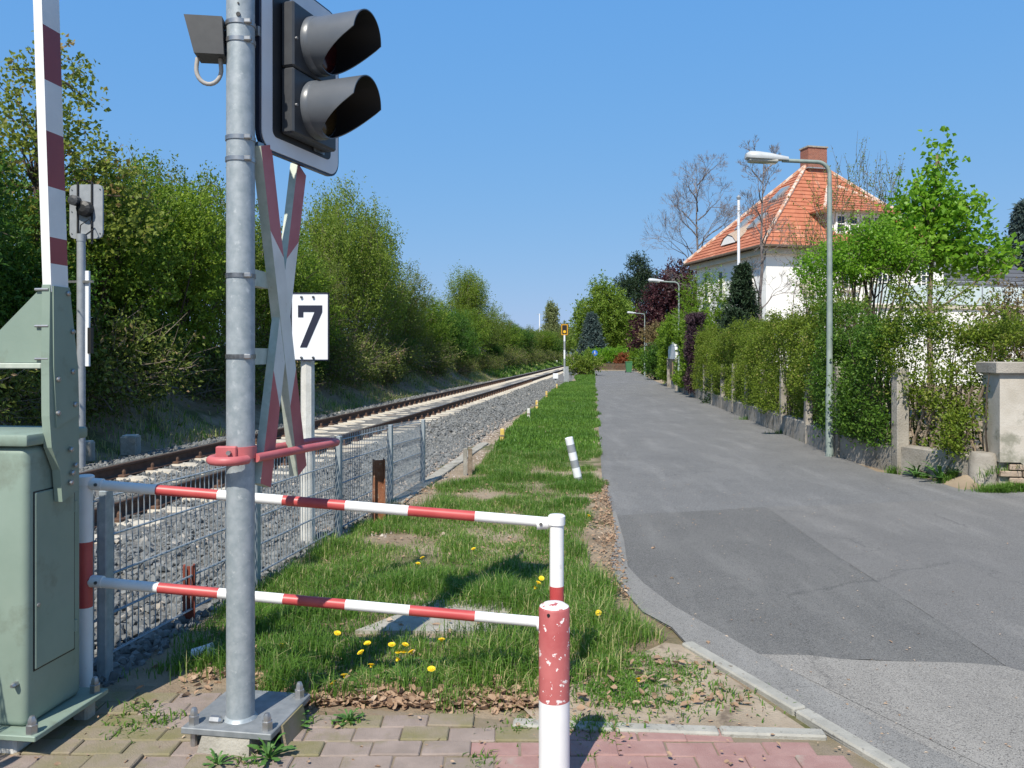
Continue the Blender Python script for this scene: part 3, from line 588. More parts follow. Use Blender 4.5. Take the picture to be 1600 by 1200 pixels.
# boom carrier frame + boom, standing up beside the cabinet
boom = empty('barrier_boom', (-1.95, 3.21, 0), TANG, 'raised red and white barrier arm in a green steel carrier', 'barrier')
xo = 0.052; t_ = 0.04                               # outer face of the right-hand arm plate
side = [(0.075, 1.89), (0.19, 1.89), (0.245, 1.55), (0.255, 1.30), (0.25, 1.02), (0.15, 0.985), (0.135, 1.12), (0.085, 1.22), (0.072, 1.35), (0.07, 1.56)]
arm_pl = MB().prism_x(side, xo - t_, xo - 0.004).build('arm_plate', M['green_paint'], boom)
cover = MB().prism_x([(0.085, 1.885), (0.185, 1.885), (0.238, 1.55), (0.246, 1.345), (0.105, 1.30), (0.088, 1.55)], xo - 0.004, xo + 0.004).build('cover_plate', M['green_paint'], boom)
for y, z in ((0.11, 1.5), (0.2, 1.53), (0.11, 1.36), (0.215, 1.39), (0.19, 1.2), (0.2, 1.1), (0.22, 1.13), (0.19, 1.06), (0.17, 1.86), (0.2, 1.7)):
    MB().lathe([(0.011, 0), (0.011, 0.008), (0.007, 0.013)], (xo + 0.003, y, z), 8, axis='X').build('bolt', M['steel'], arm_pl)
MB().prism_x(side, -W - 0.055, -W - 0.02).build('arm_plate', M['green_paint'], boom)
gus = MB().prism_y([(xo - t_ - 0.001, 1.885), (xo - t_ - 0.001, 1.57), (-W - 0.019, 1.57), (-W - 0.019, 1.58), (-0.31, 1.585)], 0.082, 0.09).build('gusset_plate', M['green_paint'], boom)
MB().box(((xo - t_ - W - 0.02) / 2, 0.13, 1.556), (W + xo - t_ - 0.02 + 0.036, 0.12, 0.024), bev=0.004).build('cross_bar', M['pale_green'], boom)
for z in (1.87, 1.72, 1.585):
    MB().lathe([(0.006, -0.03), (0.006, 0.03)], (xo - t_ + 0.0, 0.075, z), 8, axis='X').build('rivet', M['steel'], gus)
# the pole itself leans a little towards the lane end
mb = MB(); lean = 0.048
zs = [1.86, 1.977, 2.085, 2.29, 2.515, 2.72, 2.94, 3.16, 3.38, 3.6, 3.82, 4.04]
x0, x1 = xo - t_, xo - 0.002
for i, z in enumerate(zs):
    dy = -(z - 1.86) * lean * 1.0
    mb.v += [(x0, 0.08 + dy, z), (x1, 0.08 + dy, z), (x1, 0.185 + dy, z), (x0, 0.185 + dy, z)]
for i in range(len(zs) - 1):
    for j in range(4):
        mb.f.append((i * 4 + j, i * 4 + (j + 1) % 4, (i + 1) * 4 + (j + 1) % 4, (i + 1) * 4 + j))
        mb.mi.append(1 if (i % 2 == 1 and j != 0) else 0)
mb.f += [(3, 2, 1, 0), tuple((len(zs) - 1) * 4 + j for j in range(4))]; mb.mi += [0, 0]
mb.build('arm', [M['white_paint'], M['red_film']], boom)

# galvanised signal post
PX, PY, PR = -1.133, 3.34, 0.0572
post = empty('signal_post', (PX, PY, 0), 0, 'thick galvanised steel post on a bolted square base plate', 'post')
mb = MB().lathe([(PR, 0.09), (PR, 3.45)], (0, 0, 0), 40); mb.build('tube', M['galv'], post, 40)
weld = MB().lathe([(PR + 0.012, 0.088), (PR + 0.004, 0.098), (PR, 0.103)], (0, 0, 0), 40).build('weld', M['galv'], post, 60)
pa = R(-9)
plate = MB().box((0, 0.07, 0.076), (0.39, 0.39, 0.026), bev=0.003).build('base_plate', M['galv_plate'], post, rot=(0, 0, pa))
for x in (-0.16, 0.16):
    for y in (-0.085, 0.225):
        mb = MB(); dome_nut(mb, (x, y, 0.089), 1.3); mb.tube([(x, y, -0.05), (x, y, 0.07)], 0.014, 8); mb.build('anchor_bolt', M['steel'], plate, 40)
mb = MB(); mb.lathe([(0.016, 0), (0.016, 0.04), (0.009, 0.05)], (-0.1, -0.06, 0.1), 6, axis='X'); mb.build('earthing_bolt', M['steel'], plate)
mb = MB(); mb.v = [(-0.125, -0.16, -0.05), (0.115, -0.16, -0.05), (0.13, 0.24, -0.05), (-0.13, 0.24, -0.05), (-0.105, -0.118, 0.063), (0.1, -0.118, 0.063), (0.12, 0.22, 0.063), (-0.1, 0.22, 0.063)]
mb.f = [(0, 1, 2, 3), (4, 5, 6, 7), (0, 1, 5, 4), (1, 2, 6, 5), (2, 3, 7, 6), (3, 0, 4, 7)]; mb.mi = [0] * 6
mb.build('footing', M['concrete'], post, rot=(0, 0, pa))
MB().box((0.215, 0.03, 0.02), (0.02, 0.2, 0.13), rot=Euler((0, R(-12), pa))).build('cable_slab', M['paver_moss'], post)
for z, k in ((2.976, 'steel'), (2.904, 'steel'), (2.5, 'steel'), (2.412, 'steel'), (1.93, 'strap_dark'), (1.595, 'strap_dark')):
    s_ = MB().lathe([(PR + 0.001, z - 0.009), (PR + 0.004, z - 0.009), (PR + 0.004, z + 0.009), (PR + 0.001, z + 0.009)], (0, 0, 0), 32).build('strap', M[k], post, 40)
    MB().box((0.045, -0.045, z), (0.03, 0.022, 0.02), bev=0.004).build('buckle', M['steel'], s_)
for z, r_ in ((3.0, 0.009), (3.045, 0.004)):
    MB().lathe([(r_, 0), (r_, -0.004)], (0.01, -PR + 0.001, z), 14, axis='Y').build('drill_hole', M['black'], post)

# light signal: local -y is the front
sig = empty('crossing_signal', (-0.97, 3.70, 2.885), R(71.6), 'black two-lamp level crossing signal with large hoods and white-edged board', 'traffic signal')
bp_ = MB().prism_y(rrect(0.645, 0.81, 0.085), 0.0, 0.022).build('back_board', M['navy'], sig, 40)
MB().prism_y(rrect(0.62, 0.79, 0.075), -0.004, 0.0005).build('white_border', M['signal_white'], sig, 40)
MB().prism_y(rrect(0.47, 0.64, 0.03, 6, 0, -0.012), -0.008, -0.0035).build('black_field', M['black'], sig, 40)
for zc, ln in ((0.13, 'lens_red'), (-0.163, 'lens_amber')):
    md = MB().box((0.0, -0.04, zc), (0.36, 0.066, 0.289), bev=0.008).build('lamp_housing', M['signal_grey'], sig)
    MB().lathe([(0.132, -0.07), (0.132, -0.1), (0.125, -0.11)], (0, 0, zc), 40, axis='Y').build('rim', M['hood_grey'], md, 40)
    MB().lathe([(0.118, -0.112), (0.09, -0.125), (0.01, -0.13)], (0, 0, zc), 32, axis='Y').build('lens', M[ln], md, 60)
    mb = MB(); n = 48
    for side_ in (0, 1):
        r0, r1 = (0.126, 0.13) if side_ == 0 else (0.121, 0.125)
        for j in range(n):
            a = 2 * math.pi * j / n; ca, sa = math.cos(a), math.sin(a)
            L = 0.35 - 0.012 * (1 - sa) if sa > 0.1 else 0.339 - 0.2 * min(1, (0.1 - sa) ** 0.9)
            mb.v += [(r0 * ca, -0.1, zc + r0 * sa), (r1 * ca, -L, zc + r1 * sa + 0.0)]
    for j in range(n):
        k = (j + 1) % n
        mb.f += [(2 * j, 2 * k, 2 * k + 1, 2 * j + 1), (2 * n + 2 * j, 2 * n + 2 * k, 2 * n + 2 * k + 1, 2 * n + 2 * j + 1), (2 * j + 1, 2 * k + 1, 2 * n + 2 * k + 1, 2 * n + 2 * j + 1)]; mb.mi += [0, 1, 0]
    mb.build('hood', [M['hood_grey'], M['black']], md, 40)
    for dx in (-0.165,):
        MB().lathe([(0.006, 0), (0.006, -0.01)], (dx, -0.074, zc - 0.02), 8, axis='Y').build('screw', M['steel'], md)
MB().box((0.12, -0.014, -0.315), (0.09, 0.004, 0.014)).build('type_plate', M['strap_dark'], sig)
for z in (0.09, -0.4):
    MB().box((-0.31, 0.03, z), (0.04, 0.06, 0.04)).build('bracket', M['steel'], sig)

# St Andrew's cross: tall, edge-on
cro = empty('crossbuck', (-1.05, 3.64, 1.77), R(85), 'tall red and white crossbuck warning boards seen almost edge on', 'sign')
for s, dy in ((1, 0.0), (-1, 0.0022)):
    L, w, dpt = 1.52, 0.12, (0.042 if s > 0 else 0.036)
    mb = MB(); cuts = [-L / 2, -L * 0.22, L * 0.22, L / 2]; slant = [0.0, 0.07, -0.07, 0.0]
    for c_, sl in zip(cuts, slant):
        for u in (-w / 2, w / 2): mb.v += [(u, 0, c_ + s * sl * u / (w / 2)), (u, dpt, c_ + s * sl * u / (w / 2))]
    for i in range(3):
        b = i * 4; mi = 0 if i == 1 else 1
        mb.f += [(b, b + 2, b + 6, b + 4), (b + 1, b + 3, b + 7, b + 5), (b, b + 1, b + 5, b + 4), (b + 2, b + 3, b + 7, b + 6)]; mb.mi += [mi, 2, 2, 2]
    mb.f += [(0, 1, 3, 2), (12, 13, 15, 14)]; mb.mi += [2, 2]
    mb.build('board', [M['cross_white'], M['cross_red'], M['pale_green']], cro, loc=(0, dy - 0.02, 0), rot=(0, R(-17.0) * s, 0))
for z in (0.16, -0.175):
    mb = MB().prism([(-0.29, 0.02), (-0.09, 0.02), (-0.09, 0.05), (-0.29, 0.085)], z - 0.035, z + 0.035); mb.build('bracket', M['pale_green'], cro)
# red guard loop
lp = empty('guard_loop', (PX, PY, 1.172), 0, 'red tubular guard loop clamped to the steel post', 'guard rail')
dl = Vector((0.33, 0.944, 0)).normalized(); nl = Vector((dl.y, -dl.x, 0)); pts = []
far_ = 0.66; hw = 0.075
a0 = Vector((-0.02, -0.03, 0))
for t in np.linspace(0.05, far_, 6): pts.append(a0 + dl * t + nl * hw + Vector((0, 0, 0.0)))
for a in np.linspace(80, -80, 7): pts.append(a0 + dl * (far_ + hw * 0.9 * math.cos(R(a)) * 0.9) + nl * hw * math.sin(R(a)))
for t in np.linspace(far_, -0.02, 6): pts.append(a0 + dl * t - nl * hw)
for a in np.linspace(-80, -280, 9): pts.append(a0 + dl * (-0.02 + hw * math.cos(R(a)) * 1.0) + nl * hw * math.sin(R(a)))
MB().tube(pts, 0.0185, 12, cap=True).build('bar', M['loop_red'], lp, 60)
MB().box((-0.035, -0.062, 0.025), (0.085, 0.03, 0.06), bev=0.004).build('clamp', M['loop_red'], lp)
MB().lathe([(0.01, 0), (0.01, -0.014)], (-0.02, -0.078, 0.03), 6, axis='Y').build('clamp_bolt', M['steel'], lp)
MB().lathe([(PR + 0.002, 0.0), (PR + 0.008, 0.0), (PR + 0.008, 0.05), (PR + 0.002, 0.05)], (0, 0, 0), 24).build('collar', M['loop_red'], lp, 40)

# sensor box on the post's left
se = empty('sensor_box', (-1.262, 3.33, 2.905), R(8), 'dark grey hooded sensor box with a looped hose clamped to the post', 'sensor')
mb = MB(); mb.v = [(-0.085, -0.06, 0.085), (0.065, -0.06, 0.085), (0.072, -0.06, -0.07), (-0.045, -0.06, -0.07), (-0.085, 0.06, 0.085), (0.065, 0.06, 0.085), (0.072, 0.06, -0.07), (-0.045, 0.06, -0.07)]
mb.f = [(0, 1, 2, 3), (4, 5, 6, 7), (0, 1, 5, 4), (1, 2, 6, 5), (2, 3, 7, 6)]; mb.mi = [0] * 5
mb.v += [(-0.078, -0.05, 0.075), (-0.042, -0.05, -0.06), (-0.078, 0.05, 0.075), (-0.042, 0.05, -0.06), (-0.02, -0.03, 0.05), (0.0, -0.03, -0.04), (-0.02, 0.03, 0.05), (0.0, 0.03, -0.04)]
mb.f += [(0, 3, 9, 8), (4, 7, 11, 10), (0, 4, 10, 8), (3, 7, 11, 9), (8, 9, 13, 12), (10, 11, 15, 14), (8, 10, 14, 12), (9, 11, 15, 13), (12, 13, 15, 14)]; mb.mi += [0] * 4 + [1] * 5
mb.build('case', [M['sensor_grey'], M['black']], se)
MB().box((0.082, 0, 0.015), (0.03, 0.05, 0.06), bev=0.006).tube([(0.06, 0, 0.015), (0.13, 0, 0.0)], 0.018, 10).build('joint', M['black'], se)
MB().box((0.095, 0.0, 0.005), (0.022, 0.05, 0.14), bev=0.004).build('mount_plate', M['sensor_grey'], se)
hp = [(-0.045, 0, -0.07)] + [(-0.0 + 0.05 * math.cos(R(a)) * 1.0, 0, -0.115 + 0.062 * math.sin(R(a))) for a in np.linspace(170, 370, 14)] + [(0.046, 0, -0.07)]
MB().tube(hp, 0.009, 10).build('hose', M['hose_grey'], se, 60)
MB().tube([(0.06, 0, 0.06), (0.09, 0, 0.075), (0.135, 0, 0.08)], [0.008, 0.008, 0.011], 8).build('cable_gland', M['hose_grey'], se, 60)

# opposite signal, seen from the back
op = empty('far_signal', (-5.87, 10.9, 0.05), R(-4), 'grey crossing signal on a post across the track, seen from behind', 'traffic signal')
MB().lathe([(0.055, 0), (0.055, 3.1), (0.06, 3.1), (0.06, 3.2), (0.045, 3.2)], (0, 0, 0), 16).build('tube', M['plate_back'], op, 40)
zb = P(130, 330, 10.9).z - 0.05
bb = MB().prism_y([(x, z + zb) for x, z in rrect(0.47, 0.74, 0.07, 2, 0.05)], 0.03, 0.06).build('back_board', M['plate_back'], op)
for x in (-0.06, 0.14): MB().box((x, 0.018, zb - 0.02), (0.02, 0.02, 0.85)).build('strut', M['black'], op)
MB().lathe([(0.11, 0.02), (0.1, -0.06), (0.05, -0.08)], (0.06, 0, zb + 0.03), 12, axis='Y').build('lamp_back', M['black'], op)
MB().lathe([(0.07, 0.0), (0.07, -0.1), (0.03, -0.11)], (-0.04, -0.03, zb + 0.13), 12, axis='Y').build('lamp_back', M['signal_grey'], op)
MB().tube([(0.0, -0.03, zb - 0.35), (0.03, -0.06, zb - 0.2), (0.15, -0.06, zb - 0.12), (0.21, -0.05, zb - 0.25), (0.1, -0.06, zb - 0.33)], 0.008, 6).build('cable', M['black'], op)
for k in range(3): MB().lathe([(0.009, 0.02), (0.009, 0.0)], (-0.15, 0.02, zb - 0.3 + 0.3 * k), 6, axis='Y').build('rivet', M['steel'], bb)
for x in (-0.15, 0.25):
    for k in range(2): MB().lathe([(0.009, 0.02), (0.009, 0.0)], (x if x > 0 else 0.25, 0.02, zb - 0.3 + 0.6 * k), 6, axis='Y').build('rivet', M['steel'], bb)
MB().box((0.08, 0.02, 2.05), (0.05, 0.04, 1.3)).build('crossbuck_edge', M['sign_white'], op)
MB().box((0.12, 0.02, 1.75), (0.05, 0.06, 0.35)).build('junction_box', M['black'], op)
MB().box((-0.02, -0.02, 2.55), (0.4, 0.03, 0.03)).build('bracket', M['steel'], op)

# ------------------------------------------------------------------ railing of striped tube
RY = 3.82
rl = empty('striped_railing', (0, RY, 0), 0, 'red and white tubular railing with two rails beside the steel post', 'railing')
pL = P(133, 748, RY); pR = P(866, 812, RY)
def band_tube(a, b, r, fr, flip=0):
    a = Vector(a); b = Vector(b); pts = [a.lerp(b, f) for f in fr]; mis = [(i + flip) % 2 for i in range(len(fr) - 1)]
    return MB().tube(pts, r, 20, mis=mis)
def seq(xsx, x0, x1): return [(x - x0) / (x1 - x0) for x in xsx]
z0_, z1_ = P(0, 756, RY).z, P(0, 817, RY).z
band_tube((pL.x, 0, z0_), (pR.x, 0, z1_), 0.0245, seq([133, 245, 341, 442, 540, 638, 742, 866], 133, 866)).build('top_rail', [M['white_paint'], M['red_paint']], rl, 40)
z2_, z3_ = P(0, 908, RY).z, P(0, 974, RY).z
band_tube((pL.x, 0, z2_), (pR.x, 0, z3_), 0.0245, seq([133, 248, 342, 443, 540, 640, 742, 866], 133, 866)).build('lower_rail', [M['white_paint'], M['red_paint']], rl, 40)
zt0 = P(0, 746, RY).z; zt1 = P(0, 808, RY).z
for px, top, fr in ((pL.x, zt0, [-0.03, P(0, 948, RY).z, P(0, 846, RY).z, None]), (pR.x + 0.012, zt1, [-0.03, 0.2, P(0, 915, RY).z, None])):
    fr[-1] = top; o = band_tube((px, 0, fr[0]), (px, 0, fr[-1]), 0.034, [(f - fr[0]) / (fr[-1] - fr[0]) for f in fr]).build('upright', [M['white_paint'], M['red_paint']], rl, 40)
    MB().lathe([(0.04, -0.035), (0.041, 0.006), (0.034, 0.012), (0.005, 0.013)], (px, 0, top), 24).build('cap', M['white_paint'], o, 40)
for px, zz_, s in ((pL.x, z0_, 1), (pR.x, z1_, -1), (pL.x, z2_, 1), (pR.x, z3_, -1)):
    f_ = MB().tube([(px + s * 0.03, 0, zz_), (px + s * 0.085, 0, zz_ - 0.004)], 0.029, 20).build('socket', M['white_paint'], rl, 40)
    MB().lathe([(0.008, 0), (0.008, -0.006)], (px + s * 0.065, -0.027, zz_), 8, axis='Y').build('grub_screw', M['strap_dark'], f_)

bo = empty('bollard', (P(866, 900, 2.98).x, 2.98, 0), 0, 'thick scratched red and white steel bollard in the pavement', 'bollard')
zr = P(0, 1092, 2.98).z; zt = P(0, 950, 2.98).z
mb = MB().lathe([(0.0575, -0.05), (0.0575, zr)], (0, 0, 0), 40, 0); mb.build('lower_tube', M['white_paint'], bo, 40)
mb = MB().lathe([(0.0576, zr), (0.0576, zt), (0.054, zt + 0.007), (0.04, zt + 0.016), (0.02, zt + 0.02), (0.001, zt + 0.021)], (0, 0, 0), 40); tb = mb.build('upper_tube', M['red_worn'], bo, 40)
M['worn_top'] = mat('worn_top', (0.4, 0.1, 0.1), (0.74, 0.7, 0.68), 22, lo=0.4, hi=0.46, rough=0.6)
MB().lathe([(0.0545, zt + 0.0075), (0.04, zt + 0.0172), (0.02, zt + 0.0212), (0.001, zt + 0.0222)], (0, 0, 0), 32).build('worn_top', M['worn_top'], tb, 40)
MB().lathe([(0.006, 0), (0.006, -0.004)], (-0.024, -0.0518, zt - 0.01), 12, axis='Y').build('drill_hole', M['black'], tb)

# ------------------------------------------------------------------ wire mesh fence
fe = empty('mesh_fence', (0, 0, 0), 0, 'galvanised double-wire mesh fence between verge and ballast', 'fence')
fy = [2.42, 3.98, 5.56, 7.12, 8.62, 9.95]
fp = [Vector((-2.63 + 0.1535 * y, y, 0)) for y in fy]; fa = math.atan2(0.1535, 1)
fbz = [0.06, 0.05, 0.02, 0.0, -0.02, -0.03]; ftz = [0.95, 0.93, 0.91, 0.88, 0.85, 0.8]
vw = MB().tube([(0, 0, 0), (0, 0, 1)], 0.0032, 5).mesh('wire', M['fence_steel'])
for i in range(6):
    o = MB().box((0, 0, 0), (0.04, 0.06, ftz[i] - fbz[i] + 0.1), bev=0.004).build('post', M['galv'], fe)
    o.location = (fp[i].x + 0.0, fp[i].y, (ftz[i] + fbz[i] - 0.1) / 2); o.rotation_euler = (0, 0, -fa)
    k = MB().box((0, 0, 0), (0.012, 0.045, ftz[i] - fbz[i] - 0.02)).build('clamp_bar', M['fence_steel'], o); k.location = (-0.028, 0, 0)
for i in range(5):
    a, b = fp[i], fp[i + 1]; nW = 31
    off = Vector((-0.045, 0, 0))
    for k in range(nW):
        t = (k + 0.5) / nW; p = a.lerp(b, t) + off; zb_ = fbz[i] * (1 - t) + fbz[i + 1] * t; zt_ = ftz[i] * (1 - t) + ftz[i + 1] * t
        o = link('wire', vw, fe, (p.x, p.y, zb_ + 0.03)); o.scale = (1, 1, zt_ - zb_ - 0.03)
    for h in range(5):
        f_ = 0.035 + h * 0.2
        for s in (-1, 1):
            p0 = a + off + Vector((s * 0.007, 0, fbz[i] + f_)); p1 = b + off + Vector((s * 0.007, 0, fbz[i + 1] + f_ * (ftz[i + 1] - fbz[i + 1]) / (ftz[i] - fbz[i])))
            MB().tube([p0, p1], 0.0042, 5).build('cross_wire', M['fence_steel'], fe)

# kilometre board with the figure 7
sg = empty('number_sign', (-1.745, 6.8, 0), 0, 'white board with a black 7 on a pale concrete post', 'sign')
MB().lathe([(0.062, -0.1), (0.058, 2.0), (0.05, 2.05), (0.02, 2.06)], (-0.005, 0.05, 0), 8).build('post', M['concrete_pale'], sg)
cz = P(0, 510.5, 6.8).z; cxs = (P(485.5, 0, 6.8).x + 1.745)
bd = MB().box((cxs, -0.022, cz), (0.318, 0.012, 0.572), bev=0.002).build('board', M['sign_white'], sg)
mb = MB()
for z in (-0.283, 0.283): mb.box((cxs, -0.024, cz + z), (0.322, 0.018, 0.01))
for x in (-0.157, 0.157): mb.box((cxs + x, -0.024, cz), (0.01, 0.018, 0.574))
mb.build('rim', M['navy'], sg)
sv = [(-0.1, 0.17), (0.105, 0.17), (0.105, 0.115), (-0.025, -0.185), (-0.083, -0.185), (0.04, 0.115), (-0.055, 0.115), (-0.055, 0.07), (-0.1, 0.07)]
MB().prism_y([(cxs + x, cz + z + 0.01) for x, z in sv], -0.032, -0.0275).build('figure', M['navy'], bd)
for x in (-0.07, 0.03):
    for z in (-0.262, 0.25): MB().lathe([(0.011, 0), (0.011, -0.016), (0.005, -0.02)], (cxs + x, -0.027, cz + z), 8, axis='Y').build('bolt', M['strap_dark'], bd)

# short posts beside the ballast
def ibeam(name, x, y, h, w, material, label, cat='post', rz=0.3):
    e = empty(name, (x, y, -0.03), rz, label, cat)
    MB().box((-w / 2, 0, h / 2), (0.012, w, h)).build('flange', material, e); MB().box((w / 2, 0, h / 2), (0.012, w, h)).build('flange', material, e)
    MB().box((0, 0, h / 2 - 0.004), (w - 0.012, 0.012, h - 0.008)).build('web', material, e); return e
q = G(592, 815); ibeam('rusty_post', q.x, q.y, 0.63, 0.1, M['rust'], 'short rusty steel beam post standing beside the mesh fence')
q = G(311, 968); ibeam('red_post', q.x - 0.06, q.y, 0.36, 0.055, M['rust_dark'], 'small dark red steel stub behind the mesh fence')
q = G(730, 742); e = empty('wood_post', (q.x, q.y, -0.03), 0.2, 'weathered split wooden stake at the edge of the ballast', 'post')
MB().box((0.04, 0, 0.19), (0.05, 0.06, 0.38), bev=0.006).build('stake', M['wood_old'], e); MB().box((-0.025, 0.01, 0.19), (0.05, 0.05, 0.39), bev=0.006).build('stake', M['concrete'], e)
for i, (px, py, h, k) in enumerate(((785, 691, 0.28, 'yellow'), (826, 655, 0.3, 'concrete_pale'), (839, 641, 0.32, 'yellow'), (854, 624, 0.33, 'yellow'), (870, 609, 0.3, 'yellow'))):
    q = G(px, py); e = empty('marker_post', (q.x, q.y, -0.03), random.uniform(-.3, .3), 'stubby yellow marker post along the foot of the ballast' if k == 'yellow' else 'pale grey concrete marker stub along the foot of the ballast', 'post', 'marker posts along the ballast')
    MB().box((0, 0, h / 2), (0.075, 0.07, h), bev=0.01).build('shaft', M[k], e); MB().box((0, -0.036, h * 0.55), (0.07, 0.006, 0.03)).build('band', M['wood_old'], e)
for px, py, w, h, lab in ((136, 716, 0.17, 0.29, 'square concrete block beside the far signal post'), (204, 706, 0.24, 0.3, 'wider concrete block standing at the far ballast edge')):
    q = G(px, py, 0.1); e = empty('concrete_block', (q.x, q.y, 0.05), 0.12, lab, 'block')
    MB().box((0, 0, h / 2), (w, w, h), bev=0.015).build('block', M['concrete'], e); MB().box((0, 0, h + 0.006), (w * 0.8, w * 0.8, 0.02), bev=0.008).build('top', M['concrete_pale'], e)
q0 = G(905, 752); q1 = G(905, 752)
e = empty('leaning_bollard', (q0.x, q0.y, -0.02), 0, 'small grey and white bollard leaning over in the grass', 'bollard')
e.rotation_euler = (0, R(-13), 0)
hz = [0, 0.08, 0.2, 0.3, 0.4, 0.5, 0.585]
for i in range(6): MB().lathe([(0.052, hz[i]), (0.052, hz[i + 1])] + ([(0.045, 0.592), (0.01, 0.596)] if i == 5 else []), (0, 0, 0), 20).build('band', M['plate_back'] if i in (0, 2, 4) else M['sign_white'], e, 40)
# concrete cover slab in the grass
sl = [G(555, 988), G(770, 990), G(812, 940), G(680, 940)]
tag(MB().prism([(p.x, p.y) for p in sl], -0.06, 0.012).build('cover_slab', M['concrete']), 'flat worn concrete slab lying in the grass', 'slab')
ed = empty('edging', (0, 0, 0), 0, 'row of flat concrete edging stones along the foot of the ballast', 'edging')
strip_stones(ed, (-1.25, 8.6, 0), (-0.5, 14.5, 0), 0.16, 1.0, 0.08, M['concrete'], 'edging_stone', z=-0.02)
# litter
q = G(316, 1018, 0.05); cu = empty('paper_cup', (q.x, q.y, 0.05), 0.5, 'crumpled white cup lying in the grass', 'cup'); cu.rotation_euler = (0.2, R(80), 0.3)
MB().lathe([(0.025, -0.05), (0.027, -0.02), (0.03, 0.01), (0.036, 0.05), (0.038, 0.052), (0.034, 0.05), (0.024, -0.045)], (0, 0, 0), 14).build('cup_body', M['cup_white'], cu, 50)
MB().lathe([(0.02, 0), (0.024, 0.003)], (0, 0, -0.052), 14).build('cup_base', M['cup_white'], cu)

# ------------------------------------------------------------------ grass and litter
rx_y = [3.5, 3.7, 4.1, 4.5, 4.9, 5.3, 6.0, 7.0, 8.5, 10, 15, 48]
rx_x = [0.3, 0.42, 0.52, 0.74, 0.68, 0.64, 0.62, 0.66, 0.85, 1.07, 1.62, 4.95]
lx_y = [3.5, 9.6, 10, 11.4, 18.7, 24.4, 42.5, 48]
lx_x = [-2.05, -1.12, -0.62, -0.48, 0.05, 0.72, 2.35, 2.9]
def verge_points(g, y0, y1, dens, thr):
    n = int((y1 - y0) * 3.4 * dens); y = g.uniform(y0, y1, n); l = np.interp(y, lx_y, lx_x); r_ = np.interp(y, rx_y, rx_x) + 0.3 * (VN(71, 0.45)(y, y * 0 + 3) - 0.5) + 0.12 * (VN(72, 0.13)(y, y * 0 + 3) - 0.5) * (y > 5)
    x = l + (r_ - l) * g.random(n); keep = g.random(n) < (r_ - l) / 3.4
    edge = np.minimum((x - l), (r_ - x)) / 0.22
    nn = n_big(x, y) * 0.55 + n_mid(x, y) * 0.45
    nn = nn + np.where(x < l + 0.6, 0.12, 0)
    keep &= (nn + np.clip(edge, 0, 1) * 0.22 - 0.14 + g.normal(0, 0.08, n)) > thr
    for (ax, ay, ra, rb) in ((-1.05, 6.95, 0.28, 0.28), (-0.32, 9.1, 0.5, 0.3), (-1.1, 8.9, 0.35, 0.9), (-0.35, 4.75, 0.5, 0.3), (0.55, 3.75, 0.35, 0.22), (0.85, 4.15, 0.3, 0.35)):
        keep &= ((x - ax) / ra) ** 2 + ((y - ay) / rb) ** 2 > g.uniform(0.5, 1.4, n)
    keep &= y > 3.6 + 0.25 * n_mid(x * 1.3, y * 0.2) + np.where(x < -1.2, 0.35, 0) + g.normal(0, 0.06, n)
    return x[keep], y[keep], nn[keep]
def blades(name, x, y, h, w, tint, g, lean=0.5):
    n = len(x); z = terrain(x, y) - 0.01; a = g.uniform(0, 6.28, n); d = np.stack([np.cos(a), np.sin(a), np.zeros(n)], -1)
    s = np.stack([-np.sin(a), np.cos(a), np.zeros(n)], -1); ln = g.uniform(0.1, 1.0, n) * lean
    b = np.stack([x, y, z], -1); up = np.array([0, 0, 1.0]); H = h[:, None]
    m = b + d * (ln * h * 0.28)[:, None] + up * H * 0.6; t = b + d * (ln * h * 1.0)[:, None] + up * H * (1 - 0.35 * ln[:, None]); wv = s * (w / 2)[:, None]
    v = np.stack([b - wv, b + wv, m + wv * 0.8, m - wv * 0.8, t], 1).reshape(-1, 3); k = (np.arange(n) * 5)[:, None]
    f = np.concatenate([k + np.array([[0, 1, 2]]), k + np.array([[0, 2, 3]]), k + np.array([[3, 2, 4]])]); ti = np.tile(tint, 3)
    return raw_mesh(name, v, f, LEAF['grass'], ti)
g = np.random.default_rng(33)
x, y, nn = verge_points(g, 3.55, 13, 6500, 0.36)
cl = n_small(x, y) * 0.5 + nn
tall = n_mid(x + 40, y + 3)
h = (0.035 + 0.10 * np.clip(cl - 0.45, 0, 1) + 0.2 * np.clip(tall - 0.45, 0, 1)) * g.uniform(0.6, 1.35, len(x))
ti = np.clip(0.35 + 0.5 * (n_big(x + 9, y) - 0.5) + g.normal(0, 0.18, len(x)) + (g.random(len(x)) < 0.16) * 0.6, 0, 1)
tag(link('verge_grass', blades('verge_grass', x, y, h, g.uniform(0.003, 0.0065, len(x)), ti, g, 0.9)), 'green grass on the verge beside the railing', 'grass', kind='stuff')
x, y, nn = verge_points(g, 13, 48, 1000, 0.3); h = 0.09 * g.uniform(0.6, 1.5, len(x)) * (0.6 + 0.9 * nn)
ti = np.clip(0.35 + 0.6 * (n_big(x + 9, y) - 0.5) + g.normal(0, 0.15, len(x)), 0, 0.85)
tag(link('far_grass', blades('far_grass', x, y, h, g.uniform(0.012, 0.024, len(x)), ti, g, 0.7)), 'green grass strip between track and lane', 'grass', kind='stuff')
x = g.uniform(0, 1, 9000); y = g.uniform(46, 80, 9000); l_ = 0.062 * y + 0.9; x = l_ + (road_left(y) - l_) * x
tag(link('end_grass', blades('end_grass', x, y, 0.14 * g.uniform(0.5, 1.4, len(x)), np.full(len(x), 0.05), np.clip(g.normal(0.35, 0.15, len(x)), 0, 0.8), g)), 'grass patch beyond the side path', 'grass', kind='stuff')
n = 26000; cb = g.uniform(-9.6, -7.25, n); y = g.uniform(7, 60, n) ** 1.0; x = cb + TS * y
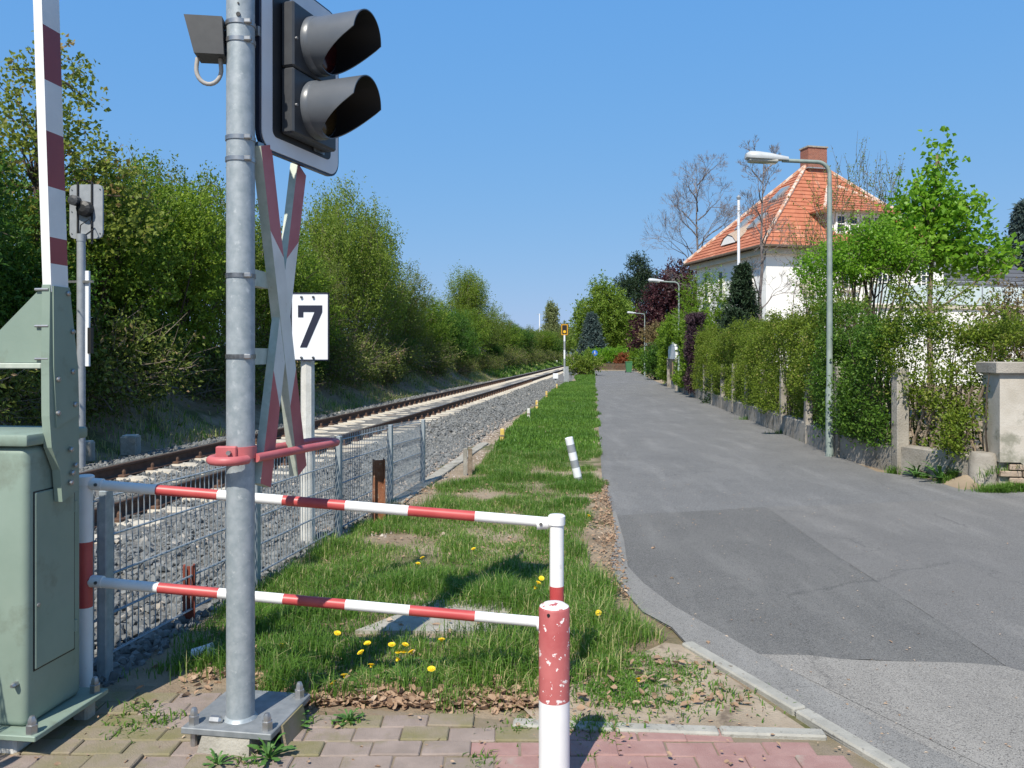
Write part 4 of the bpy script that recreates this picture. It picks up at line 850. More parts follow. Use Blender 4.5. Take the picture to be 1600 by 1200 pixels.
kp = (n_big(x, y) + g.normal(0, .12, n)) > 0.42; x = x[kp]; y = y[kp]
tag(link('bank_grass', blades('bank_grass', x, y, g.uniform(0.08, 0.28, len(x)), g.uniform(0.01, 0.022, len(x)), np.clip(g.normal(0.9, 0.25, len(x)), 0, 1), g, 1.3)), 'dry straw-coloured grass on the foot of the railway bank', 'grass', kind='stuff')
n = 16000; cb = g.uniform(-10.2, -7.3, n); y = g.uniform(55, 170, n); x = cb + TS * y
tag(link('far_bank_grass', blades('far_bank_grass', x, y, g.uniform(0.2, 0.6, n), g.uniform(0.06, 0.14, n), np.clip(g.normal(0.55, 0.25, n), 0, 1), g, 1.0)), 'rough grass on the bank foot far down the line', 'grass', kind='stuff')
# tufts at the wall foot and in the paving
bx, by = [], []
for px, py, s, n in ((1300, 702, .12, 120), (1262, 690, .12, 90), (1400, 740, .12, 160), (1500, 756, .25, 500), (1590, 768, .4, 1500), (1560, 770, .2, 700), (1450, 748, .1, 120), (1110, 630, .3, 160), (1170, 656, .3, 160), (1225, 678, .3, 160)):
    q = G(px, py); bx += list(q.x + g.normal(0, s * 0.5, n)); by += list(q.y + np.abs(g.normal(0, 0.07, n)))
for px, py, s, n in ((190, 1148, .06, 130), (250, 1126, .05, 90), (215, 1110, .05, 70), (545, 1128, .03, 60), (755, 1186, .035, 70), (930, 1140, .07, 350), (790, 1142, .05, 60), (920, 1185, .02, 30), (400, 1190, .05, 100), (465, 1130, .05, 80), (1085, 1095, .12, 120), (1040, 1075, .12, 160), (1010, 1100, .1, 200), (820, 1135, .05, 60), (985, 1060, .12, 900), (960, 1085, .1, 700), (1060, 1050, .1, 350), (1000, 1035, .1, 600), (1130, 1085, .08, 60), (1180, 1100, .1, 40)):
    q = G(px, py); bx += list(q.x + g.normal(0, s, n)); by += list(q.y + g.normal(0, s * 0.8, n))
bx = np.array(bx); by = np.array(by)
tag(link('weeds', blades('weeds', bx, by, 0.07 * g.uniform(0.4, 1.3, len(bx)) * np.where(by > 6, 2.0, 0.7), g.uniform(0.005, 0.01, len(bx)), np.clip(g.normal(0.4, 0.2, len(bx)), 0, 1), g, 1.2)), 'small weeds sprouting in paving joints and along the wall foot', 'weeds', kind='stuff')

g = np.random.default_rng(44)
lx, ly = [], []
def scat(n, x0, x1, y0, y1, fx=None):
    y = g.uniform(y0, y1, n); lx.extend(list(g.uniform(x0, x1, n) if fx is None else fx(y, n))); ly.extend(list(y))
n = 1300; t = g.random(n); lx += list(-1.05 + 1.2 * t); ly += list(3.66 - 0.05 * t + np.abs(g.normal(0, 0.13, n)))
n = 120; lx += list(g.uniform(-1.6, -1.1, n)); ly += list(g.normal(3.98, 0.1, n))
scat(1300, 0, 0, 5.2, 10.2, lambda y, n: np.interp(y, [5.2, 6, 7, 8.5, 10, 10.3], [0.72, 0.8, 0.88, 1.0, 1.15, 1.2]) - np.abs(g.normal(0, 0.13, n)) + 0.05)
scat(800, 0, 0, 3.7, 10, lambda y, n: np.interp(y, lx_y, lx_x) + g.random(n) * (np.interp(y, rx_y, rx_x) - np.interp(y, lx_y, lx_x)))
scat(200, -1.25, -0.55, 8.4, 9.9); scat(70, 0.9, 5, 3.2, 9); scat(160, 0.2, 1.15, 3.5, 4.2); scat(260, -2.2, 1.2, 2.9, 3.75)
lx = np.array(lx); ly = np.array(ly); n = len(lx); a = g.uniform(0, 6.28, n)
pos = np.stack([lx, ly, np.maximum(terrain(lx, ly), np.where(lx > np.interp(ly, rx_y, rx_x), 0.006, -1)) + g.uniform(0.004, 0.03, n) * np.where((lx > 0.75), 0.3, 1)], -1)
ax = np.stack([np.cos(a), np.sin(a), g.normal(0, 0.3, n)], -1); nr = g.normal(0, 0.4, (n, 3)); nr[:, 2] += 1
ll = g.uniform(0.02, 0.058, n) * np.where(ly > 5, 0.7, 1) * np.where((lx > 1.2) | (ly < 3.6), 0.5, 1)
axu = unit(ax); sdv = unit(np.cross(axu, nr)); upv = np.cross(sdv, axu); L_ = ll[:, None]; Wd = L_ * g.uniform(0.4, 0.75, (n, 1)); cu_ = g.uniform(0.05, 0.5, (n, 1))
v = np.stack([pos, pos + axu * L_ * .35 + sdv * Wd * .5 + upv * Wd * cu_, pos + axu * L_ * .5, pos + axu * L_ * .35 - sdv * Wd * .5 + upv * Wd * cu_, pos + axu * L_ * .8 + sdv * Wd * .4 + upv * Wd * cu_ * .8, pos + axu * L_ * .8 - sdv * Wd * .4 + upv * Wd * cu_ * .8, pos + axu * L_ + upv * L_ * cu_ * .4], 1).reshape(-1, 3)
k = (np.arange(n) * 7)[:, None]; f = np.concatenate([k + np.array([q_]) for q_ in ((0, 1, 2), (0, 2, 3), (2, 1, 4), (2, 5, 3), (2, 4, 6), (2, 6, 5))])
tag(link('leaf_litter', raw_mesh('leaf_litter', v, f, LEAF['litter'], np.tile(np.clip(g.normal(0.5, 0.22, n), 0, 1), 6))), 'dry brown fallen leaves scattered along the verge edges', 'leaves', kind='stuff')

g = np.random.default_rng(55); n = 420; py_ = 3.2 + 14 * g.random(n) ** 1.6; px_ = np.interp(py_, VRY, VRX) + np.abs(g.normal(0, 1.6, n)); kp = px_ < np.where(py_ > 9.5, wallx(py_) - .1, 9); px_ = px_[kp]; py_ = py_[kp]; n = len(px_)
a = g.uniform(0, 6.28, n); pos = np.stack([px_, py_, np.full(n, 0.011)], -1); ax = np.stack([np.cos(a), np.sin(a), np.full(n, .08)], -1); nr = np.tile([[0, 0, 1.0]], (n, 1)) + g.normal(0, .15, (n, 3)); sz_ = g.uniform(.008, .022, n)
tag(link('petal_litter', leaves_mesh('petal_litter', pos, ax, nr, sz_, sz_ * .6, LEAF['litter'], np.clip(g.normal(.85, .2, n), 0, 1))), 'pale petals and leaf crumbs blown over the asphalt', 'petals', kind='stuff')
# dandelions
def petal_head():
    mb = MB()
    for ring, (nn_, r0, tilt) in enumerate(((14, 0.019, 0.15), (12, 0.016, 0.5), (9, 0.011, 0.95))):
        for i in range(nn_):
            a = 6.283 * (i + 0.5 * ring) / nn_ + random.uniform(-.1, .1); c, s = math.cos(a), math.sin(a); w = 0.0035
            ex, ez = r0 * math.cos(tilt), r0 * math.sin(tilt) * 0.7 + 0.003
            mb.add([(-s * w * .5, c * w * .5, 0.002), (s * w * .5, -c * w * .5, 0.002), (ex * c + s * w, ex * s - c * w, ez), (ex * c - s * w, ex * s + c * w, ez)], [(0, 1, 2, 3)])
    mb.lathe([(0.005, -0.008), (0.008, 0.0), (0.006, 0.005)], (0, 0, 0), 8); return mb.mesh('flower_head', M['petal'])
hm = petal_head()
def rosette(n=8, L=0.09):
    mb = MB()
    for i in range(n):
        a = 6.283 * i / n + random.uniform(-.3, .3); c, s = math.cos(a), math.sin(a); l = L * random.uniform(0.7, 1.2); e_ = random.uniform(0.3, 0.8)
        prev = None; ring = []
        for t, w in ((0, 0.004), (0.3, 0.009), (0.45, 0.006), (0.6, 0.012), (0.72, 0.008), (0.88, 0.012), (1, 0.001)):
            r_ = l * t; z_ = l * e_ * t * (1 - 0.55 * t); ring += [(r_ * c - s * w, r_ * s + c * w, z_ + 0.003), (r_ * c + s * w, r_ * s - c * w, z_ + 0.003)]
        mb.add(ring, [(2 * j, 2 * j + 1, 2 * j + 3, 2 * j + 2) for j in range(6)])
    return mb.mesh('leaf_rosette', M['flower_leaf'])
rms = [rosette() for _ in range(3)]
for px, py in ((574, 1006), (564, 1020), (580, 1040), (612, 1008), (623, 1019), (633, 1008), (621, 1031), (631, 1019), (643, 1019), (674, 1046), (538, 1056), (521, 1068), (527, 990), (660, 872), (653, 881), (841, 911), (836, 919), (846, 904), (998, 1062), (440, 1010), (740, 858), (920, 806), (935, 958), (690, 1000)):
    hgt = random.uniform(0.09, 0.13) if py > 950 else random.uniform(0.09, 0.12)
    if py > 1050: hgt = 0.06
    q = G(px, py, hgt); e = empty('dandelion', (q.x, q.y, -0.02), random.random() * 6, 'yellow dandelion flowering in the verge grass', 'flower', 'dandelions in the verge')
    hgt += 0.02; lean = random.uniform(-.02, .02)
    MB().tube([(0, 0, 0), (lean * .3, 0, hgt * .6), (0, 0, hgt)], 0.0018, 5).build('stalk', M['stalk'], e)
    hh = link('flower_head', hm, e, (0, 0, hgt)); hh.scale = (1.0,) * 3; hh.rotation_euler = (random.uniform(0.0, .7), random.uniform(-.4, .4), 0)
    link('leaf_rosette', rms[random.randrange(3)], e)
for px, py, s_ in ((545, 1128, 1.0), (420, 1185, 1.4), (460, 1135, 1.2), (340, 1195, .9), (1470, 752, 4.5), (1432, 745, 3.0)):
    q = G(px, py); e = empty('rosette_weed', (q.x, q.y, -0.005), random.random() * 6, 'flat green leaf rosette growing at the edge of the paving' if s_ < 2 else 'leafy green weed at the foot of the garden wall', 'plant', 'rosette weeds' if s_ < 2 else 'wall foot weeds')
    o = link('leaf_rosette', rms[0], e); o.scale = (s_ * 0.8, s_ * 0.8, s_ * 1.2)
    o2 = link('leaf_rosette', rms[1], e); o2.scale = (s_ * 0.5, s_ * 0.5, s_ * 1.8)

# ------------------------------------------------------------------ garden wall, fence posts, pillar
gw = empty('garden_wall', (0, 0, 0), 0, 'low concrete garden wall with slim concrete posts along the lane', 'wall')
wpx = [(1404, 739), (1322, 714), (1259, 694), (1217, 675), (1188, 662), (1163, 651), (1142, 642), (1125, 635), (1111, 629)]
wpos = [Vector((5.62, 9.78, 0)), Vector((5.24, 10.9, 0))]
ycur = 12.6
while ycur < 40: wpos.append(Vector((wallx(ycur), ycur, 0))); ycur += 1.9
for i in range(len(wpos) - 1):
    a, b = wpos[i], wpos[i + 1]; d = (b - a); L = d.length; m_ = (a + b) / 2; hgt = 0.37 + random.uniform(-.015, .015)
    sgm = MB().box((0, 0, 0), (L + 0.02, 0.22, hgt + 0.1), bev=0.02).build('wall_segment', M['wall_concrete'], gw)
    sgm.location = (m_.x + 0.11, m_.y, (hgt - 0.1) / 2); sgm.rotation_euler = (0, 0, math.atan2(d.y, d.x))
    if i >= 1:
        hp_ = 1.42 if i < 4 else random.uniform(1.2, 1.4); w_ = 0.17 if i < 3 else 0.12
        po = MB().box((0, 0, 0), (w_, 0.16, hp_ + 0.1), bev=0.012).build('post', M['wall_concrete'], gw)
        po.location = (a.x + 0.05, a.y, (hp_ - 0.1) / 2); po.rotation_euler = (R(random.uniform(-1, 1)), R(random.uniform(-1, 1)), math.atan2(d.y, d.x) + R(90))
# rounded end stone at the pillar
MB().lathe([(0.16, -0.1), (0.16, 0.36), (0.13, 0.42)], (5.73, 9.72, 0), 14).build('end_stone', M['wall_concrete'], gw, 40)
# rustic lattice behind the posts
lt = empty('rustic_fence', (0, 0, 0), 0, 'crossed rustic lattice of brown half-round slats behind the posts', 'fence')
for a, b in ((wpos[0] + Vector((0.0, 0.1, 0)), wpos[1]), (wpos[1], wpos[2])):
    d = b - a; L = d.length; d.normalize(); nr_ = Vector((d.y, -d.x, 0)); off = nr_ * 0.12 + Vector((0.08, 0, 0))
    for k in range(int(L / 0.15)):
        for s in (-1, 1):
            c0 = a + d * (0.1 + k * 0.15) + off + nr_ * (0.02 * s)
            if 0.0 < 0.1 + k * 0.15 < L - 0.05: MB().tube([c0 - d * 0.16 * s + Vector((0, 0, 0.38)), c0 + d * 0.16 * s + Vector((0, 0, 1.22))], 0.019, 6).build('slat', M['wood_old'], lt)
pil = empty('gate_pillar', (6.06, 9.62, 0), R(-8), 'broad crumbling rendered gate pillar with a flat concrete cap', 'pillar')
MB().prism_y([(-0.25, 0.33), (-0.02, 0.33), (0.1, 0.22), (0.18, 0.36), (0.3, 0.42), (0.75, 0.4), (0.75, 1.38), (-0.25, 1.38)], -0.16, 0.3).build('render_coat', M['render_old'], pil)
MB().box((0.25, 0.07, 1.45), (1.12, 0.58, 0.14), bev=0.012).build('cap', M['wall_concrete'], pil)
MB().box((0.25, 0.09, 0.2), (0.96, 0.38, 0.5)).build('core', M['concrete'], pil)
bk = MB().box((0, 0, 0), (0.23, 0.1, 0.068), bev=0.008).mesh('brick', M['old_brick'])
for r_ in range(4):
    for k in range(4):
        o = link('brick', bk, pil); o.location = (-0.12 + k * 0.245 + (0.1 if r_ % 2 else 0), -0.115 + random.uniform(-.012, .012), 0.03 + r_ * 0.08)
MB().tube([(0.2, -0.18, 0.5), (0.3, -0.2, 0.58)], 0.02, 8).build('hinge_pin', M['strap_dark'], pil)
MB().box((0.27, -0.17, 0.68), (0.08, 0.03, 0.02)).build('hinge_bar', M['strap_dark'], pil)
wg = MB().prism_y([(0.0, 0), (0.32, 0), (0.32, 0.22), (0.2, 0.3), (0.08, 0.22)], -0.3, -0.2).build('guard_stone', M['render_old'], pil); wg.location = (0.15, 0, 0)

# gate far along the wall
gy = 38.2; ga = empty('garden_gate', (wallx(gy) - 0.02, gy, 0), R(90 - 5.7), 'peeling white arched gate panel above brown wooden doors', 'gate')
MB().prism_y([(-1.9, 1.42), (1.6, 1.42), (1.6, 1.85), (1.1, 2.1), (0.0, 2.25), (-1.3, 2.1), (-1.9, 1.8)], -0.06, 0.06).build('arch_panel', M['sign_white'], ga)
for x in (-1.2, 0.45):
    dd = MB().box((x, 0, 0.9), (1.5, 0.06, 1.0), bev=0.01).build('door_leaf', M['tan_board'], ga); MB().box((x, 0.035, 0.92), (0.9, 0.01, 0.75)).build('panel', M['bark_dark'], dd)
for x in (-2.1, 1.75): MB().box((x, 0, 0.7), (0.2, 0.2, 1.5), bev=0.01).build('gate_post', M['wall_concrete'], ga)

# ------------------------------------------------------------------ street lamps
def lamp(loc, label, h=4.85, head_dir=180.0):
    e = empty('street_lamp', loc, 0, label, 'street lamp', 'street lamps along the lane')
    MB().lathe([(0.06, -0.1), (0.06, 1.05), (0.048, 1.1), (0.043, 2.5), (0.037, h - 0.5)], (0, 0, 0), 16).build('pole', M['lamp_pole'], e, 40)
    d = Vector((math.cos(R(head_dir)), math.sin(R(head_dir)), 0)); pts = [Vector((0, 0, h - 0.52))]
    for a in np.linspace(0, 88, 8): pts.append(Vector((0, 0, h - 0.3)) + d * (0.2 * (1 - math.cos(R(a)))) + Vector((0, 0, 0.2 * math.sin(R(a)))))
    pts.append(Vector((0, 0, h - 0.075)) + d * 0.75)
    MB().tube(pts, 0.032, 12).build('arm', M['lamp_pole'], e, 60)
    mb = MB(); prof_ = [(0.66, 0.05, 0.045), (0.78, 0.075, 0.06), (0.95, 0.115, 0.085), (1.15, 0.135, 0.1), (1.27, 0.125, 0.095), (1.33, 0.07, 0.05)]; n = 14
    for t, wy, wz in prof_:
        for j in range(n):
            a = 6.283 * j / n; zc = math.sin(a) * wz; zc = max(zc, -0.35 * wz)
            mb.v.append((-t, math.cos(a) * wy, h - 0.06 + zc + 0.06 * (t - 0.66)))
    for i in range(5):
        for j in range(n): mb.f.append((i * n + j, i * n + (j + 1) % n, (i + 1) * n + (j + 1) % n, (i + 1) * n + j)); mb.mi.append(0)
    mb.f += [tuple(range(n)), tuple(5 * n + j for j in range(n))]; mb.mi += [0, 0]
    hd_ = mb.build('lamp_head', M['lamp_head'], e, 50)
    MB().box((-1.06, 0, h - 0.085), (0.46, 0.18, 0.06), bev=0.025, seg=2, rot=Euler((0, R(3.5), 0))).build('lens', M['lamp_glass'], hd_, 50)
    return e
lamp((5.03, 12.67, 0), 'green-grey street lamp with a bent arm in front of the hedge', 4.76)
l2 = lamp((wallx(34.5) - 0.12, 34.5, 0), 'street lamp rising from the ivy beside the garden gate', 4.85)
l3 = lamp((10.05, 60.6, 0), 'street lamp standing before the copper beech', 4.85)
l4 = lamp((21.2, 216, 0), 'distant small street lamp in front of the blue spruce', 5.0)
l4.location = (14.2, 147, 0); l4.scale = (0.75, 0.75, 0.78)

# ------------------------------------------------------------------ far end of the lane
e = empty('main_signal', (3.02, 46, 0), 0, 'yellow-framed railway signal on a white post beside the track', 'railway signal')
ps = [0, 0.4, 0.9, 1.4, 1.9, 2.4, 2.75]
for i in range(6): MB().lathe([(0.055, ps[i]), (0.055, ps[i + 1])], (0, 0, 0), 10).build('post_band', M['sign_white'] if i % 2 else M['plate_back'], e)
zs_ = P(0, 515, 46).z
MB().prism_y([(x, z + zs_) for x, z in rrect(0.44, 0.68, 0.06, 3)], 0.0, 0.05).build('board', M['black'], e)
MB().prism_y([(x, z + zs_) for x, z in rrect(0.39, 0.63, 0.05, 3)], -0.006, 0.001).build('border', M['frame_amber'], e)
MB().prism_y([(x, z + zs_) for x, z in rrect(0.27, 0.51, 0.04, 3)], -0.012, -0.005).build('field', M['black'], e)
MB().lathe([(0.085, -0.012), (0.085, -0.02)], (0, 0, zs_ - 0.12), 16, axis='Y').build('lamp', M['lit_amber'], e)
MB().lathe([(0.06, -0.012), (0.06, -0.016)], (0, 0, zs_ + 0.1), 16, axis='Y').build('lens', M['lens_amber'], e)
MB().box((0.1, 0, 0.5), (0.25, 0.2, 0.9)).build('equipment_box', M['plate_back'], e)
MB().tube([(0.2, -0.3, 0.0), (0.2, -0.3, 0.55), (0.45, 1.0, 0.55), (0.45, 1.0, 0)], 0.03, 6).build('guard_bar', M['plate_back'], e)
e = empty('cable_box', (2.45, 45, 0), 0, 'small white lineside cable box left of the yellow signal', 'box'); MB().box((0, 0, 0.42), (0.3, 0.25, 0.3), bev=0.02).build('case', M['sign_white'], e); MB().box((0, 0, 0.12), (0.1, 0.1, 0.35)).build('stand', M['plate_back'], e)
e = empty('info_sign', (7.45, 72, 0), 0, 'round blue footway sign at the end of the lane', 'sign')
MB().lathe([(0.03, 0), (0.03, 2.05)], (0, 0.02, 0), 8).build('pole', M['plate_back'], e); dsc = MB().lathe([(0.26, 0.0), (0.26, -0.02)], (0, 0, 1.8), 24, axis='Y').build('disc', M['sign_blue'], e)
MB().box((0, -0.024, 1.78), (0.07, 0.006, 0.2)).lathe([(0.04, -0.021), (0.04, -0.027)], (0, 0, 1.94), 10, axis='Y').build('figure', M['sign_white'], dsc)
e = empty('wheelie_bin', (10.65, 73, 0), 0, 'green wheeled rubbish bin at the end of the lane', 'bin')
MB().add([(-.22, -.25, .06), (.22, -.25, .06), (.22, .25, .06), (-.22, .25, .06), (-.29, -.33, .95), (.29, -.33, .95), (.29, .33, .95), (-.29, .33, .95)], [(0, 1, 2, 3), (4, 5, 6, 7), (0, 1, 5, 4), (1, 2, 6, 5), (2, 3, 7, 6), (3, 0, 4, 7)]).build('tub', M['bin_green'], e)
MB().box((0, 0, 0.99), (.63, .72, .07), bev=.03).build('lid', M['bin_green'], e)
for s in (-1, 1): MB().lathe([(.1, -.03), (.1, .03)], (s * .24, .28, .1), 12, axis='X').build('wheel', M['black'], e)
e = empty('picket_fence', (0, 0, 0), 0, 'low brown wooden picket fence across the end of the lane', 'fence')
pk = MB().box((0, 0, 0.35), (0.075, 0.025, 0.7)).mesh('picket', M['fence_brown'])
for i in range(36): link('picket', pk, e, (8.9 + i * 0.115, 88, 0))
for z in (0.2, 0.55): MB().box((10.95, 88.03, z), (4.3, 0.03, 0.06)).build('rail', M['fence_brown'], e)
e = empty('catenary_mast', (6.9, 200, 0), 0, 'thin pale mast beside the poplar far down the line', 'mast'); MB().lathe([(0.16, 0), (0.12, 12.0)], (0, 0, 0), 8).build('shaft', M['sign_white'], e); MB().box((0, 0, 11.8), (1.4, .1, .1)).build('arm', M['plate_back'], e)
e = empty('far_track_signal', (6.6, 125, 0), 0, 'small white lineside post left of the track far away', 'post'); MB().lathe([(0.09, 0), (0.08, 3.6)], (0, 0, 0), 8).build('shaft', M['sign_white'], e); MB().box((0, 0, 3.3), (.5, .1, .5)).build('board', M['plate_back'], e); MB().box((0.3, 0, .4), (.4, .3, .8)).build('box', M['sign_white'], e)

# ------------------------------------------------------------------ houses
m_, nt, b = nodes_of('chimney_brick'); M['chimney_brick'] = m_; b.inputs['Roughness'].default_value = 0.9
tc = nt.nodes.new('ShaderNodeTexCoord'); br = nt.nodes.new('ShaderNodeTexBrick'); mp = nt.nodes.new('ShaderNodeMapping'); mp.inputs['Rotation'].default_value = (R(90), 0, 0); mp.inputs['Scale'].default_value = (1, 1, 1)
br.inputs['Scale'].default_value = 4.0; br.inputs['Color1'].default_value = (.3, .1, .06, 1); br.inputs['Color2'].default_value = (.22, .07, .045, 1); br.inputs['Mortar'].default_value = (.4, .32, .25, 1); br.inputs['Mortar Size'].default_value = 0.015
nt.links.new(tc.outputs['Object'], mp.inputs[0]); nt.links.new(mp.outputs[0], br.inputs['Vector']); nt.links.new(br.outputs[0], b.inputs['Base Color'])

def tiled(name, quads, parent, material, course=0.3, tile=0.26, seed=3):
    """roof planes (eave a, eave b, top b, top a) laid with stepped courses of single tiles"""
    g = np.random.default_rng(seed); V, Fq, Ti = [], [], []
    for a, b, c, d in quads:
        a, b, c, d = map(Vector, (a, b, c, d)); n = (b - a).cross(d - a).normalized(); slope = ((c + d) / 2 - (a + b) / 2).length; nc = max(2, int(slope / course))
        for i in range(nc):
            t0, t1 = i / nc, min(1, (i + 1.15) / nc); l0, l1 = a.lerp(d, t0), b.lerp(c, t0); u0, u1 = a.lerp(d, t1), b.lerp(c, t1); k = max(1, int((l1 - l0).length / tile))
            for j in range(k):
                s0, s1 = j / k, (j + 1) / k; lift = 0.05 + g.uniform(-.008, .008)
                p = [l0.lerp(l1, s0) + n * lift, l0.lerp(l1, s1) + n * lift, u0.lerp(u1, s1) + n * 0.012, u0.lerp(u1, s0) + n * 0.012, l0.lerp(l1, s0) + n * 0.0, l0.lerp(l1, s1) + n * 0.0]
                o = len(V); V += [q[:] for q in p]; Fq += [(o, o + 1, o + 2, o + 3), (o + 4, o + 5, o + 1, o)]; tt = np.clip(g.normal(.5, .22), 0, 1); Ti += [tt, tt * .7]
    return link(name, raw_mesh(name, V, Fq, material, Ti), parent)
hs = empty('villa', (12.0, 38.4, 0), R(13.3), 'large white villa with a steep orange hipped tile roof and brick chimney', 'house')
hw_, hd2 = 11.3, 8.5; ez, az = 6.88, 11.9
A_, B_, C_, D_ = (0, 0, ez), (hw_, 0, ez), (hw_, hd2, ez), (0, hd2, ez); R1, R2 = (5.2, 4.25, az), (6.1, 4.25, az)
MB().box((hw_ / 2, hd2 / 2, 3.1), (hw_ - 1.1, hd2 - 1.1, 6.9)).build('wall', M['house_white'], hs)
MB().box((hw_ / 2, hd2 / 2, 6.68), (hw_ - 0.5, hd2 - 0.5, 0.28)).build('cornice', M['house_cream'], hs)
roof = tiled('roof', [(A_, B_, R2, R1), (B_, C_, R2, R2), (C_, D_, R1, R2), (D_, A_, R1, R1)], hs, LEAF['tile'])
MB().add([A_, B_, C_, D_, R1, R2], [(0, 1, 5, 4), (1, 2, 5), (2, 3, 4, 5), (3, 0, 4), (0, 3, 2, 1)]).build('roof_deck', M['old_brick'], roof)
MB().tube([A_, B_, C_, D_, A_], 0.08, 6).build('gutter', M['fence_brown'], hs)
for a, b in ((A_, R1), (B_, R2), (D_, R1), (C_, R2)): MB().tube([Vector(a) + Vector((0, 0, .08)), Vector(b) + Vector((0, 0, .08))], 0.1, 6).build('hip_ridge', M['mortar'], roof)
ch = MB().box((5.65, 4.25, 12.05), (1.15, 0.75, 1.7)).build('chimney', M['chimney_brick'], roof)
MB().box((5.65, 4.25, 12.92), (1.25, 0.85, 0.08)).build('chimney_cap', M['concrete'], roof)
MB().box((5.65, 4.0, 11.75), (1.3, 0.5, 0.06)).build('flashing', M['plate_back'], roof)
# dormer on the front slope
dm = empty('dormer'); dm.parent = hs
x0, x1, yf, zb_, zt_ = 4.35, 7.4, 0.75, 7.5, 8.8
MB().box(((x0 + x1) / 2, yf + 1.2, (zb_ + zt_) / 2), (x1 - x0, 2.4, zt_ - zb_)).build('dormer_wall', M['house_white'], dm)
da, db, dc_, dd_ = (x0 - .75, yf - .45, zt_), (x1 + .75, yf - .45, zt_), (6.15, 2.9, 10.55), (5.6, 2.9, 10.55)
tiled('dormer_roof', [(da, db, dc_, dd_), ((x0 - .75, 3.2, zt_), da, dd_, dd_), (db, (x1 + .75, 3.2, zt_), dc_, dc_)], dm, LEAF['tile'], seed=5)
MB().add([da, db, (x1 + .75, 3.2, zt_), (x0 - .75, 3.2, zt_)], [(0, 1, 2, 3)]).build('dormer_soffit', M['house_cream'], dm)
for a, b in ((da, dd_), (db, dc_)): MB().tube([Vector(a) + Vector((0, 0, .06)), Vector(b) + Vector((0, 0, .06))], 0.08, 6).build('hip_ridge', M['mortar'], dm)
def window(parent, c, w, h, ny=1, nx_=1, axis='y', frame='house_white', glass='glass'):
    wn_ = empty('window', c); wn_.parent = parent
    if axis == 'x': wn_.rotation_euler = (0, 0, R(-90))
    MB().box((0, 0.0, 0), (w, 0.05, h)).build('pane', M[glass], wn_)
    mb = MB()
    for s in (-1, 1): mb.box((s * w / 2, -0.02, 0), (0.09, 0.1, h + 0.18)); mb.box((0, -0.022, s * h / 2), (w - 0.08, 0.1, 0.09))
    for i in range(1, nx_): mb.box((-w / 2 + w * i / nx_, -0.02, 0), (0.05, 0.08, h - .1))
    for i in range(1, ny): mb.box((0, -0.018, -h / 2 + h * i / ny), (w - .1, 0.08, 0.045))
    mb.build('window_frame', M[frame], wn_)
    MB().box((0, -0.05, -h / 2 - 0.09), (w + 0.2, 0.2, 0.05)).build('sill', M['house_cream'], wn_); return wn_
for i in range(4): window(dm, (x0 + 0.45 + i * 0.72, yf - 0.02, 8.2), 0.5, 0.85, 2, 1)
fy_ = 0.53
window(hs, (7.2, fy_, 5.5), 0.9, 1.2, 3, 3); window(hs, (9.5, fy_, 5.5), 0.9, 1.2, 3, 3)
window(hs, (5.1, fy_, 5.5), 0.9, 1.2, 3, 2); window(hs, (9.3, fy_, 2.5), 0.9, 1.4, 3, 2)
for y, z in ((2.0, 5.4), (5.0, 5.4), (6.7, 5.4), (3.4, 2.9)): window(hs, (0.53, y, z), 0.5, 1.5, 3, 1, 'x')
ov = empty('round_window', (2.9, 0.52, 5.0)); ov.parent = hs
MB().lathe([(0.42, 0.02), (0.42, -0.03)], (0, 0, 0), 24, axis='Y').build('pane', M['glass_sky'], ov); MB().lathe([(0.43, 0), (0.52, 0), (0.52, -0.06), (0.43, -0.06)], (0, 0, 0), 24, axis='Y').build('window_frame', M['house_cream'], ov)
# skylights and eyebrow dormer on the left slope
nL = (Vector(A_) - Vector(D_)).cross(Vector(R1) - Vector(D_)).normalized()
if nL.z < 0: nL = -nL
def onleft(s, t): return Vector(D_).lerp(Vector(A_), s).lerp(Vector(R1), t)
for s, t in ((0.66, 0.34), (0.6, 0.66), (0.35, 0.38)):
    c = onleft(s, t); rot = nL.to_track_quat('Z', 'Y').to_matrix(); up_ = (Vector(R1) - Vector((0, 4.25, ez))).normalized(); rt = up_.cross(nL).normalized(); rot = Matrix((rt, up_, nL)).transposed()
    sk = MB().box(c + nL * 0.08, (0.75, 1.1, 0.12), rot=rot).build('skylight', M['plate_back'], roof); MB().box(c + nL * 0.145, (0.6, 0.95, 0.02), rot=rot).build('pane', M['glass_sky'], roof)
c = onleft(0.5, 0.14); mb = MB()
prof_ = [(-0.9, 0), (-0.5, 0.35), (0, 0.5), (0.5, 0.35), (0.9, 0)]
MB().add([(c.x - 0.25, c.y + u, c.z - 0.05 + w) for u, w in prof_] + [(c.x + 1.3, c.y + u * 0.3, c.z + 1.1 + w * .2) for u, w in prof_], [(i, i + 1, i + 6, i + 5) for i in range(4)]).build('eyebrow_dormer', M['old_brick'], roof)
MB().add([(c.x - 0.22, c.y + u * .9, c.z - 0.05 + w * .9) for u, w in prof_], [(0, 1, 2, 3, 4)]).build('eyebrow_window', M['house_white'], roof)
